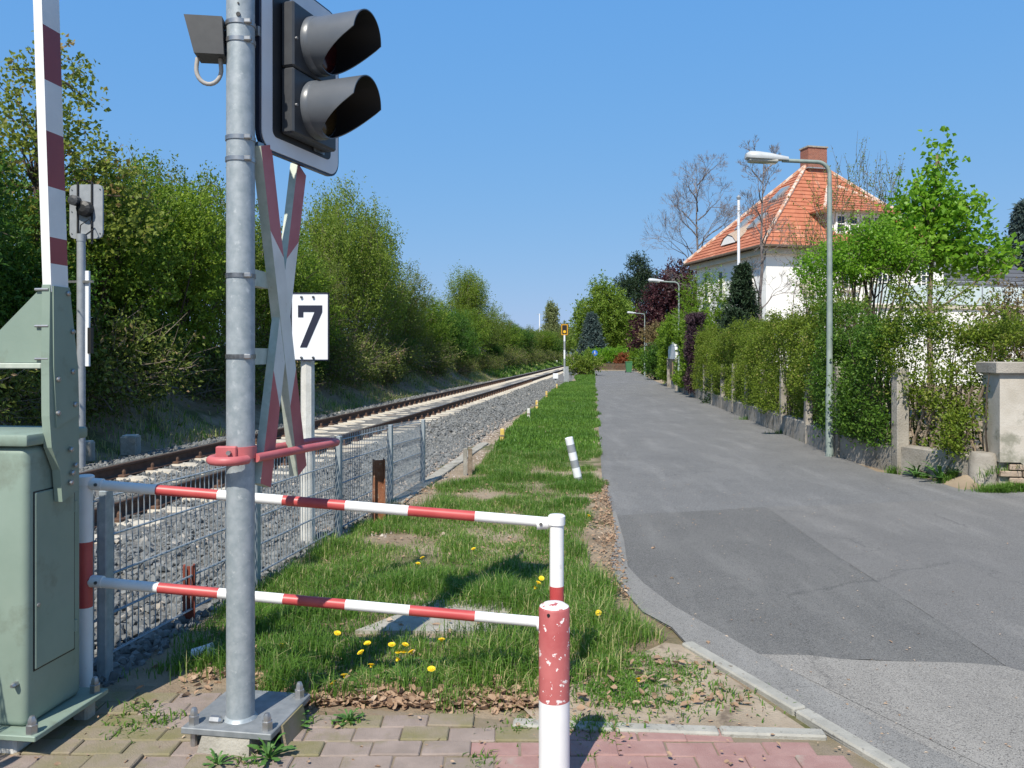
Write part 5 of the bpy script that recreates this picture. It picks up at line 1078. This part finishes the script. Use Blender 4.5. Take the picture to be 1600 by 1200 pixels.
# terrace wing with glass balustrade
MB().box((8.1, -1.6, 1.9), (9.0, 3.2, 3.7)).build('terrace_wall', M['house_white'], hs)
MB().box((8.1, -1.6, 3.82), (9.2, 3.4, 0.14)).build('terrace_slab', M['house_cream'], hs)
for i in range(6):
    x = 4.3 + i * 1.5; bl = MB().box((x, -3.2, 4.38), (1.42, 0.03, 0.86)).build('glass_panel', M['balustrade'], hs); MB().box((x - 0.75, -3.2, 4.42), (0.05, 0.05, 1.06)).build('baluster', M['plate_back'], hs)
MB().tube([(3.5, -3.2, 5.02), (12.6, -3.2, 5.02)], 0.025, 6).build('handrail', M['plate_back'], hs)
e = empty('garden_shed', (9.6, 31.2, 0.2), R(12), 'flat tan shed roof behind the hedge near the villa', 'shed'); MB().box((0, 0, 1.25), (1.9, 1.4, 2.2)).build('wall', M['house_white'], e); MB().box((0, 0, 2.5), (2.2, 1.8, 0.35)).build('fascia', M['tan_board'], e)
e = empty('flagpole', (8.5, 30.0, 0.1), 0, 'slim white flagpole standing in front of the villa', 'flagpole'); MB().lathe([(0.06, 0), (0.05, 7.3), (0.02, 7.35)], (0, 0, 0), 10).build('shaft', M['sign_white'], e); MB().lathe([(0.07, 7.35), (0.09, 7.42), (0.02, 7.5)], (0, 0, 0), 8).build('knob', M['plate_back'], e)
h2 = empty('slate_house', (26.5, 49, 0), R(12), 'neighbouring house with a dark grey slate roof', 'house')
MB().box((4.0, 4, 2.6), (7.6, 7, 5.4)).build('wall', M['house_white'], h2)
LEAF['slate_tile'] = tintmat('slate_tile', (0.075, 0.08, 0.09), (0.115, 0.12, 0.132), None, 0.6)
r2 = tiled('roof', [((-.3, 0, 4.9), (8.5, 0, 4.9), (6.2, 3.2, 8.9), (1.6, 3.2, 8.9)), ((-.3, 8, 4.9), (-.3, 0, 4.9), (1.6, 3.2, 8.9), (1.6, 4.8, 8.9)), ((8.5, 0, 4.9), (8.5, 8, 4.9), (6.2, 4.8, 8.9), (6.2, 3.2, 8.9)), ((8.5, 8, 4.9), (-.3, 8, 4.9), (1.6, 4.8, 8.9), (6.2, 4.8, 8.9))], h2, LEAF['slate_tile'], 0.35, 0.4)
MB().add([(1.6, 3.2, 8.9), (6.2, 3.2, 8.9), (6.2, 4.8, 8.9), (1.6, 4.8, 8.9)], [(0, 1, 2, 3)]).build('roof_top', M['slate'], h2)
window(h2, (2.5, 0.48, 2.8), 1, 1.3, 2, 2); window(h2, (5.5, 0.48, 2.8), 1, 1.3, 2, 2)
e = empty('white_car_port', (14.2, 71, 0), 0, 'low white flat-roofed garage behind the lane bushes', 'garage'); MB().box((0, 2, 1.25), (3, 4, 2.5)).build('wall', M['house_white'], e); MB().box((0, 2, 2.6), (3.3, 4.3, .25)).build('roof', M['sign_white'], e)

# ------------------------------------------------------------------ shrubs on the railway bank
def shrub_lobes(seed, w, h, n=8, low=0.15):
    g = np.random.default_rng(seed); lb = [(0, 0, h * .45, w * .42, w * .42, h * .42)]
    for i in range(n):
        a = g.uniform(0, 6.28); r_ = w * g.uniform(0.15, 0.38); z = h * g.uniform(low + 0.12, 0.78); s = g.uniform(0.2, 0.32)
        lb.append((r_ * math.cos(a), r_ * math.sin(a), z, w * s * .8, w * s * .8, h * s * 0.8))
    for i in range(9):
        a = g.uniform(0, 6.28); r_ = w * g.uniform(0.0, 0.36); lb.append((r_ * math.cos(a), r_ * math.sin(a), h * g.uniform(.72, .95), w * .05, w * .05, h * g.uniform(.08, .16)))
    return lb
sv_bank = [crown_parts(100 + i, shrub_lobes(100 + i, 4.0, 4.4), None, 2300, 15, 0.42, (LEAF['bank'], LEAF['bank_lime'], LEAF['bank_olive'])[i], (0.085, 0.1, 0.07)[i], M['twig_grey' if i == 2 else 'bark_dark'], limbs=40, up=(0.55, 0.4, 0.8)[i], tr=0.09, vis=(260, 160, 600)[i], stems=0.7, spread=0.05) for i in range(3)]
sv_dark = [crown_parts(120 + i, shrub_lobes(120 + i, 4.0, 4.0), None, 2400, 15, 0.35, LEAF['dark'], 0.09, M['bark_dark'], limbs=22, up=0.35, tr=0.09, vis=120, stems=0.7, spread=0.06) for i in range(2)]
def willow_lobes(seed, w, h):
    g = np.random.default_rng(seed); lb = [(0, 0, h * .35, w * .42, w * .42, h * .3)]
    for i in range(16):
        a = g.uniform(0, 6.28); r_ = w * g.uniform(0.0, 0.36); lb.append((r_ * math.cos(a), r_ * math.sin(a), h * g.uniform(.45, .78), w * .09, w * .09, h * .17))
    return lb
sv_will = [crown_parts(140 + i, willow_lobes(140 + i, 4.4, 6.0), None, 2500, 15, 0.62, LEAF['willow'], 0.09, M['twig_grey'], limbs=50, up=1.3, tr=0.08, vis=380, stems=0.8, spread=0.07, wr=0.5) for i in range(2)]
sv_bram = [crown_parts(160 + i, [(0, 0, .35, 1.5, 1.4, .55), (.9, .3, .5, .8, .8, .5), (-.8, -.2, .45, .9, .7, .5)], None, 900, 11, 0.4, LEAF['bramble'], 0.07, M['twig_grey'], limbs=40, up=0.3, tr=0.06, vis=420, stems=1.2, spread=0.05, droop=.5) for i in range(2)]
def bank_plant(i, c, y, parts, sc, name, label, grp, sz=None):
    c = c - 0.55; x = c + TS * y; z = float(terrain(np.array(x), np.array(y)))
    return plant(name, label, 'shrub', (x, y, z - 0.1), parts, random.uniform(0, 6.28), (sc, sc, sz or sc), grp)
up_row = [(7.5, -9.4, 'd', 1.0, 1.05), (10.2, -9.1, 'd', 0.95, 1.0), (12.4, -9.0, 'd', 0.85, .85), (14.6, -9.1, 'b', 0.9, 0.92), (16.6, -9.1, 'b', 0.95, 1.0), (18.6, -9.2, 'b', 0.95, 1.08), (21.0, -9.2, 'b', .9, 0.95), (23.5, -9.2, 'b', .85, .8), (26, -9.3, 'b', .9, .85), (29.3, -9.5, 'w', 1.1, 1.22), (32.5, -9.5, 'w', 1.0, 1.1), (36, -9.3, 'b', .95, .95), (39.5, -9.0, 'b', .95, .82), (43.5, -8.9, 'd', .95, .8), (48, -9, 'd', 1, .8), (53, -9.2, 'b', 1.05, .85), (58, -9.8, 'w', 1.3, 1.1), (64, -9.5, 'b', 1.2, .95), (71, -9.3, 'b', 1.2, .8), (80, -9.2, 'd', 1.3, .85), (90, -9.2, 'b', 1.3, .85), (102, -9.2, 'b', 1.4, .85), (116, -9.2, 'd', 1.5, .9), (132, -9.2, 'b', 1.6, 1), (150, -9, 'b', 1.7, 1.1)]
UPL = ['behind the barrier cabinet lid', 'behind the raised barrier arm', 'behind the back of the far signal', 'just right of the far signal board', 'between far signal and steel post', 'directly behind the thick steel post', 'behind the crossbuck top', 'behind the upper edge of the number sign', 'just right of the number sign', 'highest of the willows on the bank', 'second willow beyond the number sign', 'sloping down beyond the two willows', 'where the bank growth drops low', 'first dark clump beyond the willows', 'second dark clump beyond the willows', 'before the lone far willow', 'standing alone over the lower far shrubs', 'at the foot of the lone far willow', 'beyond the lone far willow', 'opposite the yellow signal']
for i, (y, c, k, sc, sz) in enumerate(up_row):
    parts = {'b': sv_bank[i % 3], 'd': sv_dark[i % 2], 'w': sv_will[i % 2]}[k]
    place = UPL[i] if i < len(UPL) else None
    lab = {'b': 'leafy fresh green shrub', 'd': 'dense dark green shrub', 'w': 'tall upright willow with thin spring leaves'}[k] + ' ' + (place or 'far down the railway bank')
    bank_plant(i, c, y, parts, sc, {'b': 'bank_shrub', 'd': 'dense_shrub', 'w': 'willow_shrub'}[k], lab, {'b': 'green shrubs on the bank', 'd': 'dark shrubs on the bank', 'w': 'willows on the bank'}[k], sz)
for i, y in enumerate([8.5, 11, 13.3, 15.5, 18, 20.5, 23.5, 27, 31, 35.5, 41, 47, 51, 54, 58, 63, 67]):
    k = i % 3
    if k == 0: bank_plant(i, -8.6, y, sv_dark[i % 2], 0.44, 'low_dark_shrub', 'low dark bush on the slope of the railway bank', 'low dark bushes on the bank slope')
    else: bank_plant(i, -8.75 + .1 * k, y, sv_bram[i % 2], 0.9, 'bramble_thicket', 'tangled brownish bramble on the foot of the railway bank', 'brambles on the bank slope')
for i, y in enumerate([9.5, 14.5, 19.5, 25, 29, 33.5, 38, 70, 75, 80, 85, 91, 97, 104, 112, 120, 130]):
    bank_plant(i, -8.9, y, sv_bram[i % 2], 1.3, 'bramble_thicket', 'tangled brownish bramble on the foot of the railway bank', 'brambles on the bank slope')
# slender maple above the dark shrubs
mp_parts = crown_parts(180, [(0, 0, 4.0, 1.0, 1.0, 1.3), (.8, .2, 3.4, .7, .7, .8), (-.9, 0, 3.2, .7, .7, .9), (.2, .2, 5.2, .5, .5, .7), (1.5, 0, 2.7, .5, .5, .5), (-.2, 0, 2.2, 1.2, 1.2, .9)], [(0, 0, 0), (.05, 0, 1.5), (-.05, 0, 3.2), (0, 0, 5.2)], 520, 15, 0.22, LEAF['young'], 0.085, M['bark_dark'], limbs=40, up=.4, tr=.09, vis=200, wr=.9, spread=.07)
plant('young_maple', 'slender young tree with yellowish leaves above the dark shrubs', 'tree', (P(62, 0, 13.5).x, 13.5, 1.2), mp_parts)

# ------------------------------------------------------------------ gardens on the right
def hedge(name, label, y0, y1, h, w, leaf, size, dens, seed, cat='hedge', line=wallx, off=0.5, low=0.3, rough=0.1, tl=0.22):
    g = np.random.default_rng(seed); L = y1 - y0; n = int(L * (h + w) * dens)
    y = g.uniform(y0, y1, n); f = g.random(n); hn = h + (VN(seed, .5)(y, y * 0) - .5) * rough * 4
    front = f < 0.6; top = (f >= .6) & (f < .82)
    u = np.where(front, g.uniform(0, .16, n) + (VN(seed + 1, .4)(y, g.uniform(0, 5, n)) * .0), g.uniform(0, w, n)); z = np.where(top, hn - g.uniform(0, .15, n), low + (hn - low) * g.random(n))
    bulge = (VN(seed + 2, .55)(y, z) - .5) * rough * 2.2; S = np.stack([line(y) + off + u + bulge * (u < .3), y, z], -1)
    D = unit(np.stack([np.where(u < .3, -.6, .2) + g.normal(0, .3, n), g.normal(0, .5, n), .55 + g.normal(0, .35, n)], -1))
    p = twig_leaves(g, S, D, tl * g.uniform(.5, 1.4, n), 12, size, .55, .035)
    e = empty(name, (0, 0, 0), 0, label, cat); link('crown', leaves_mesh('crown', *p[:5], leaf, p[5]), e)
    mb = MB()
    for yy_ in np.arange(y0 + .1, y1, .22):
        for k in range(2):
            b0 = (line(yy_) + off + .15 + .25 * k, yy_ + random.uniform(-.1, .1), 0.1); b1 = (b0[0] + random.uniform(-.2, .15), b0[1] + random.uniform(-.25, .25), h * random.uniform(.7, .97)); mb.tube(curve_pts(b0, b1, g, 4, .08), [.016, .012, .009, .005], 4, cap=False)
    link('trunk', mb.mesh('trunk', M['bark_dark']), e); return e
hedge('privet_hedge', 'clipped olive green hedge behind the slim wall posts', 13.6, 30.5, 2.12, 0.8, LEAF['hedge'], 0.052, 200, 201, rough=.2, off=.09, low=.33)
hedge('glossy_hedge', 'dark glossy green hedge section beside the street lamp', 11.0, 13.7, 2.05, 0.8, LEAF['privet'], 0.052, 300, 203, off=.02, line=lambda y: np.where(y < 12.6, 5.24 - (y - 10.9) * .06, wallx(y)), rough=.2)
hedge('loose_hedge', 'loose twiggy hedge hanging over the gate pillar', 9.75, 11.1, 1.95, 1.1, LEAF['hedge'], 0.05, 330, 205, off=.12, line=lambda y: 5.62 - (y - 9.78) * .34, rough=.3)
hedge('ivy_hedge', 'bright yellow-green ivy growing over the wall by the gate', 31.2, 35.9, 2.75, 0.9, LEAF['ivy'], 0.1, 130, 207, off=.0, rough=.35)
hedge('creeper', 'bright green creeper between gate and dark round bush', 40.6, 44, 2.7, 1.0, LEAF['ivy'], 0.1, 130, 209, off=-.05, rough=.3)
hedge('gate_creeper', 'bright creeper arching over the white gate panel', 35.6, 40.8, 3.05, 0.8, LEAF['ivy'], 0.1, 150, 213, off=.12, low=2.1, rough=.3)
hedge('plum_column', 'narrow dark purple shrub trained up the wall', 30.0, 30.75, 2.85, 0.4, LEAF['plum'], 0.08, 420, 211, 'shrub', off=-.12, low=.2, rough=.1)
def single(name, label, cat, loc, seed, lobes, leaf, size, ntw, bark='bark_dark', trunk=None, nl=14, **k):
    return plant(name, label, cat, loc, crown_parts(seed, lobes, trunk, ntw, nl, k.pop('tl', .3), leaf, size, M[bark], **k))
# big-leaved young maple
single('garden_maple', 'young maple with big bright green leaves beside the villa terrace', 'tree', (8.35, 16, -.2), 301,
       [(.1, 0, 4.9, .45, .5, .6), (.25, 0, 5.7, .22, .25, .35), (-.35, .1, 4.3, .6, .6, .55), (.5, 0, 4.2, .65, .6, .55), (-.7, 0, 3.9, .45, .5, .4), (1.0, 0, 3.8, .5, .5, .4), (.1, 0, 3.75, .5, .5, .2), (1.0, .2, 3.5, .35, .35, .18), (1.4, 0, 3.75, .3, .3, .18), (-.5, 0, 5.0, .3, .3, .3), (.75, 0, 4.75, .3, .3, .25)], LEAF['maple'], .115, 560, 'bark',
       [(0, 0, 0), (.02, 0, 1.6), (.0, 0, 2.6), (.05, 0, 4.0), (.15, 0, 5.8)], 9, tl=.24, up=.25, tr=.07, limbs=34, wr=.95, spread=.08, vis=120, bias=.6)
single('flowering_bush', 'spreading light green bush on dark crooked stems behind the lamp', 'shrub', (6.68, 15.4, .2), 303,
       [(-.5, 0, 3.2, .5, .5, .26), (.2, 0, 3.4, .6, .5, .3), (.7, 0, 3.25, .45, .45, .25), (0, 0, 3.05, .6, .5, .2), (-.85, 0, 2.95, .3, .3, .2), (.15, 0, 3.75, .35, .35, .2), (.45, 0, 3.7, .3, .3, .2), (.95, 0, 3.1, .25, .3, .18), (-.7, 0, 2.6, .25, .25, .2)], LEAF['maple'], .065, 800, 'bark_dark', None, 13, tl=.22, up=.3, tr=.1, limbs=22, wr=.7, stems=.3, vis=150, spread=.05)
single('wispy_willow', 'wispy twigs of a thin shrub rising behind the lamp arm', 'shrub', (7.3, 17.4, .2), 305,
       [(-.4, 0, 4.4, .5, .4, .9), (.3, 0, 4.8, .6, .4, .8), (.9, 0, 4.6, .5, .4, .8), (-.9, 0, 3.6, .6, .4, .5), (.0, 0, 3.5, .9, .5, .7)], LEAF['young'], .06, 330, 'twig_grey', None, 9, tl=.6, up=1.1, tr=.06, limbs=40, wr=.4, stems=.3, vis=330)
single('lace_shrub', 'thin pale shrub with small leaves above the hedge', 'shrub', (6.35, 16.6, .2), 307, [(0, 0, 2.2, .5, .5, .7), (.3, 0, 2.7, .3, .3, .5), (-.2, 0, 3.0, .3, .3, .5)], LEAF['hedge'], .05, 260, 'twig_grey', None, 11, tl=.3, up=.7, tr=.05, limbs=20, stems=.3, vis=120)
single('russet_shrub', 'tall russet and yellowish shrub behind the gate pillar', 'shrub', (7.75, 11.6, .2), 311, [(0, 0, 1.7, .9, .7, .8), (.5, 0, 2.2, .8, .6, .6), (-.5, 0, 1.6, .6, .5, .6), (1.1, 0, 2.0, .9, .6, .8)], LEAF['brown'], .055, 1100, 'twig_grey', None, 13, tl=.32, up=.6, tr=.06, limbs=50, stems=.6, vis=400)
# dark conifer
def conifer(seed, h, w, leaf, size, tiers=16, per=9, nl=60, droop=.35):
    g = np.random.default_rng(seed); S, D, L = [], [], []; mb = MB().tube([(0, 0, 0), (0, 0, h * .5), (0, 0, h * .97)], [w * .07, w * .045, .01], 7)
    for i in range(tiers):
        t = i / (tiers - 1); z = h * (.08 + .88 * t); r_ = w * .5 * (1 - t) ** .85 + .06
        for j in range(per):
            a = g.uniform(0, 6.28); rr = r_ * g.uniform(.65, 1.12); e_ = np.array([math.cos(a) * rr, math.sin(a) * rr, -droop * rr * .4 + .12 * rr * g.normal()]); mb.tube([(0, 0, z), tuple(np.array([0, 0, z]) + e_)], [.015 * w, .004 * w], 4, cap=False)
            for q_ in range(7):
                f_ = g.uniform(.25, 1.0); b0 = np.array([0, 0, z]) + e_ * f_; dv = e_ / (np.linalg.norm(e_) + 1e-6) + g.normal(0, .55, 3); S.append(b0); D.append(dv); L.append(rr * .3 * g.uniform(.6, 1.3) + size)
    S = np.array(S); D = unit(np.array(D)); L = np.array(L); p = twig_leaves(g, S, D, L, max(4, nl // 7), size, .3, size * .25, .1); return leaves_mesh('crown', *p[:5], leaf, p[5]), mb.mesh('trunk', M['bark_dark'])
plant('dark_conifer', 'dark green conifer standing behind the hedge before the villa', 'tree', (7.75, 27, .2), conifer(321, 4.5, 1.9, LEAF['pine'], .16, 16, 13, 90))
plant('low_conifer', 'low spreading dark conifer beside the taller one', 'tree', (7.3, 26.2, .2), conifer(322, 2.9, 1.7, LEAF['pine'], .14, 12, 12, 80))
plant('blue_spruce', 'blue-grey spruce at the end of the lane', 'tree', (9.6, 96, 0), conifer(323, 6.6, 4.0, LEAF['spruce'], .38, 16, 12, 80))
plant('corner_spruce', 'tall blue-green spruce beside the slate house', 'tree', (35.2, 55, 0), conifer(324, 12.2, 5.0, LEAF['spruce'], .4, 18, 12, 80))
single('bamboo_bush', 'bright yellow-green bushy thicket left of the villa', 'shrub', (8.35, 34, .2), 331, [(0, 0, 2.6, 1.0, 1.0, 1.8), (-.7, 0, 2.9, .6, .7, 1.3), (.8, 0, 2.6, .7, .7, 1.4), (.2, 0, 4.2, .5, .5, .7), (-.5, .5, 4.2, .45, .45, .6), (1.2, 0, 2.2, .5, .5, 1.2)], LEAF['ivy'], .12, 950, 'twig_grey', None, 13, tl=.5, up=.5, droop=.3, tr=.08, limbs=40, stems=.6, vis=150, wr=.35)
# bare trees
def bare(seed, h, w, depth=5, r0=.09):
    g = np.random.default_rng(seed); mb = MB()
    def rec(p, d, L, r_, k):
        e_ = p + d * L; m_ = (p + e_) / 2 + g.normal(0, L * .04, 3); mb.tube([p, m_, e_], [r_, r_ * .85, r_ * .68], 6 if k > 3 else 3, cap=False)
        if k == 0: return
        for _ in range(3 if k > 1 else 4):
            nd = d * .75 + g.normal(0, .42, 3) + np.array([0, 0, .16]); nd /= np.linalg.norm(nd); rec(e_ if g.random() < .6 else p + d * L * g.uniform(.55, .95), nd, L * g.uniform(.62, .82), max(r_ * .52, .0055), k - 1)
    tp = [np.array([0, 0, 0.]), np.array([.03, 0, h * .2]), np.array([-.02, 0, h * .4])]
    mb.tube(tp, [r0 * 1.2, r0, r0 * .85], 8)
    lead = [tp[-1]]
    for i in range(5): lead.append(lead[-1] + np.array([g.normal(0, .05), g.normal(0, .05), h * .12]))
    mb.tube(lead, [r0 * .85 * (1 - .17 * i) for i in range(6)], 6, cap=False)
    for i in range(14):
        st_ = lead[0] + (lead[-1] - lead[0]) * (i / 14) - np.array([0, 0, h * .1 * (i < 3)]); a = g.uniform(0, 6.28); d = np.array([math.cos(a) * .75, math.sin(a) * .75, .75]); d /= np.linalg.norm(d); rec(st_, d, w * .17 * (1.15 - .6 * i / 14), r0 * .36, depth - 1)
    return mb.mesh('branches', M['twig_bare'])
e = empty('bare_tree', (9.3, 30, .2), .4, 'still leafless slender tree in front of the villa wall', 'tree'); link('trunk', bare(341, 9.0, 4.0, 5, .08), e)
e = empty('bare_crown_tree', (12.2, 52, 0), 1.1, 'broad leafless tree rising behind the villa roof', 'tree'); link('trunk', bare(342, 13.2, 9.0, 6, .13), e)
# trees at the end of the lane
single('copper_beech', 'big dark purple copper beech beyond the street lamps', 'tree', (15.9, 80, 0), 351, [(0, 0, 6.0, 2.8, 2.8, 3.2), (-1.8, 0, 4.6, 1.8, 1.8, 2.0), (1.6, 0, 6.5, 2, 2, 2.6), (.8, 0, 9.0, 1.8, 1.8, 1.8), (-2.6, 0, 3.2, 1.2, 1.3, 1.3), (-.5, 0, 8, 1.6, 1.6, 1.4)], LEAF['purple'], .3, 1500, 'bark_dark', [(0, 0, 0), (0, 0, 3), (.2, 0, 7)], 14, tl=.8, up=.3, tr=.22, limbs=20, spread=.15)
single('fresh_birch', 'tall fresh light green birch behind the blue spruce', 'tree', (11.6, 106, 0), 353, [(0, 0, 6, 3.0, 3, 4.2), (-1.6, 0, 4.6, 1.9, 1.9, 3.2), (1.4, 0, 7.4, 2.1, 2.1, 3.4), (.4, 0, 9.8, 1.5, 1.5, 2.0), (-2.2, 0, 7.0, 1.0, 1.0, 1.6), (2.6, 0, 5.2, 1.6, 1.6, 3)], LEAF['birch'], .34, 1500, 'bark', [(0, 0, 0), (0, 0, 4), (.2, 0, 9)], 14, tl=1.1, up=-.1, droop=.25, tr=.2, limbs=16, spread=.2)
plant('dark_pine', 'dark green pine towering behind the copper beech', 'tree', (19.6, 125, 0), crown_parts(355, [(0, 0, 11, 2.6, 2.6, 2.6), (-1.8, 0, 12.5, 1.8, 1.8, 1.3), (1.5, 0, 13.5, 2.0, 2, 1.3), (0, 0, 15.8, 1.7, 1.7, 1.4), (2.6, 0, 11, 1.5, 1.5, 1), (-2.4, 0, 10, 1.4, 1.4, 1)], [(0, 0, 0), (0, 0, 8), (0, 0, 15)], 1100, 12, .7, LEAF['pine'], .4, M['bark_dark'], wr=.35, limbs=20, tr=.25, spread=.2))
plant('poplar', 'slim pale columnar poplar far down the line', 'tree', (10.0, 205, 0), crown_parts(357, [(0, 0, 5, 1.7, 1.7, 4), (-.5, 0, 9, 1.5, 1.5, 4.5), (.7, 0, 9.5, 1.4, 1.5, 4.3), (.2, 0, 12, 1.6, 1.5, 2.6), (-.2, 0, 13.6, 1.2, 1, 1.6)], [(0, 0, 0), (0, 0, 8), (0, 0, 14)], 700, 12, .9, LEAF['poplar'], .42, M['bark'], up=1.4, limbs=14, tr=.2, spread=.2))
single('olive_bush', 'olive green bush at the far end of the verge', 'shrub', (5.6, 63, 0), 359, [(0, 0, .9, 1.2, 1.1, .9), (-.6, 0, .8, .8, .8, .8), (.8, 0, .8, .8, .8, .7)], LEAF['willow'], .15, 420, 'twig_grey', None, 12, tl=.4, tr=.08, limbs=20, stems=.6)
single('laurel_bush', 'rounded dark green bush at the bend of the garden wall', 'shrub', (9.45, 52.5, 0), 361, [(0, 0, 1.15, .85, 1.4, 1.15), (.5, .8, 1.3, .9, 1, 1.1), (0, -.6, .9, .75, .8, .85)], LEAF['dark'], .13, 700, 'bark_dark', None, 13, tl=.3, tr=.08, limbs=16, stems=.4)
single('tall_thicket', 'yellow-green overhanging tree at the bend of the lane', 'tree', (11.0, 57, 0), 363, [(0, 0, 2.6, 1.3, 2.2, 1.2), (-.6, 1, 3.0, 1.1, 1.6, .8), (.6, 3, 2.9, 1.4, 2.0, 1.2)], LEAF['brown'], .15, 700, 'bark', [(0, 0, 0), (0, 0, 1.5), (-.2, 0, 3)], 12, tl=.5, tr=.12, limbs=16)
for i, (x, y, w, h, lf, lab) in enumerate(((9.6, 90, 3.0, 2.4, 'maple', 'green bushes behind the picket fence, left part'), (11.7, 90.5, 2.6, 2.6, 'maple', 'green bush behind the picket fence beside the russet one'), (12.3, 89.2, 1.3, 1.7, 'red', 'russet orange bush behind the picket fence'), (12.6, 79, 1.6, 2.3, 'ivy', 'light green hedge bush beside the wheeled bin'), (11.7, 69, 1.4, 2.0, 'privet', 'dark hedge bush right of the wheeled bin'), (11.0, 64, 1.4, 2.1, 'ivy', 'green hedge bush between bin and street lamp'), (10.4, 47.5, 1.4, 2.0, 'dark', 'dark bush behind the bright creeper'))):
    single('lane_bush', lab, 'shrub', (x, y, 0), 371 + i, [(0, 0, h * .45, w * .5, w * .5, h * .45), (w * .25, 0, h * .6, w * .35, w * .35, h * .35), (-w * .25, 0, h * .5, w * .35, w * .35, h * .4)], LEAF[lf], .17, 420, 'bark_dark', None, 12, tl=.4, tr=.07, limbs=12, stems=.4)
for i, (x, y, w, h, lf, lab) in enumerate(((16.5, 118, 6, 9, 'birch', 'fresh green tree behind the pine, far end'), (22, 100, 6, 8, 'maple', 'green garden tree right of the copper beech'), (17.5, 62, 4.5, 6.5, 'ivy', 'light green tree crown between beech and villa'), (14.0, 230, 16, 11, 'poplar', 'pale grey-green trees on the horizon, left clump'), (30, 260, 22, 11, 'bank', 'hazy green trees on the horizon, right clump'), (4, 240, 14, 8, 'willow', 'pale trees closing the view along the track'), (45, 110, 14, 9, 'bank', 'green trees far behind the slate house'), (30, 66, 5, 8.5, 'plum', 'dark reddish tree between villa and slate house'))):
    single('background_tree', lab, 'tree', (x, y, 0), 391 + i, [(0, 0, h * .5, w * .42, w * .42, h * .4), (w * .28, 0, h * .55, w * .28, w * .28, h * .33), (-w * .28, 0, h * .48, w * .3, w * .3, h * .36), (0, 0, h * .75, w * .25, w * .25, h * .25)], LEAF[lf], .3 if y < 100 else .6, 700, 'bark', [(0, 0, 0), (0, 0, h * .4), (0, 0, h * .8)], 13, tl=.9, tr=.2, limbs=10, spread=.2)
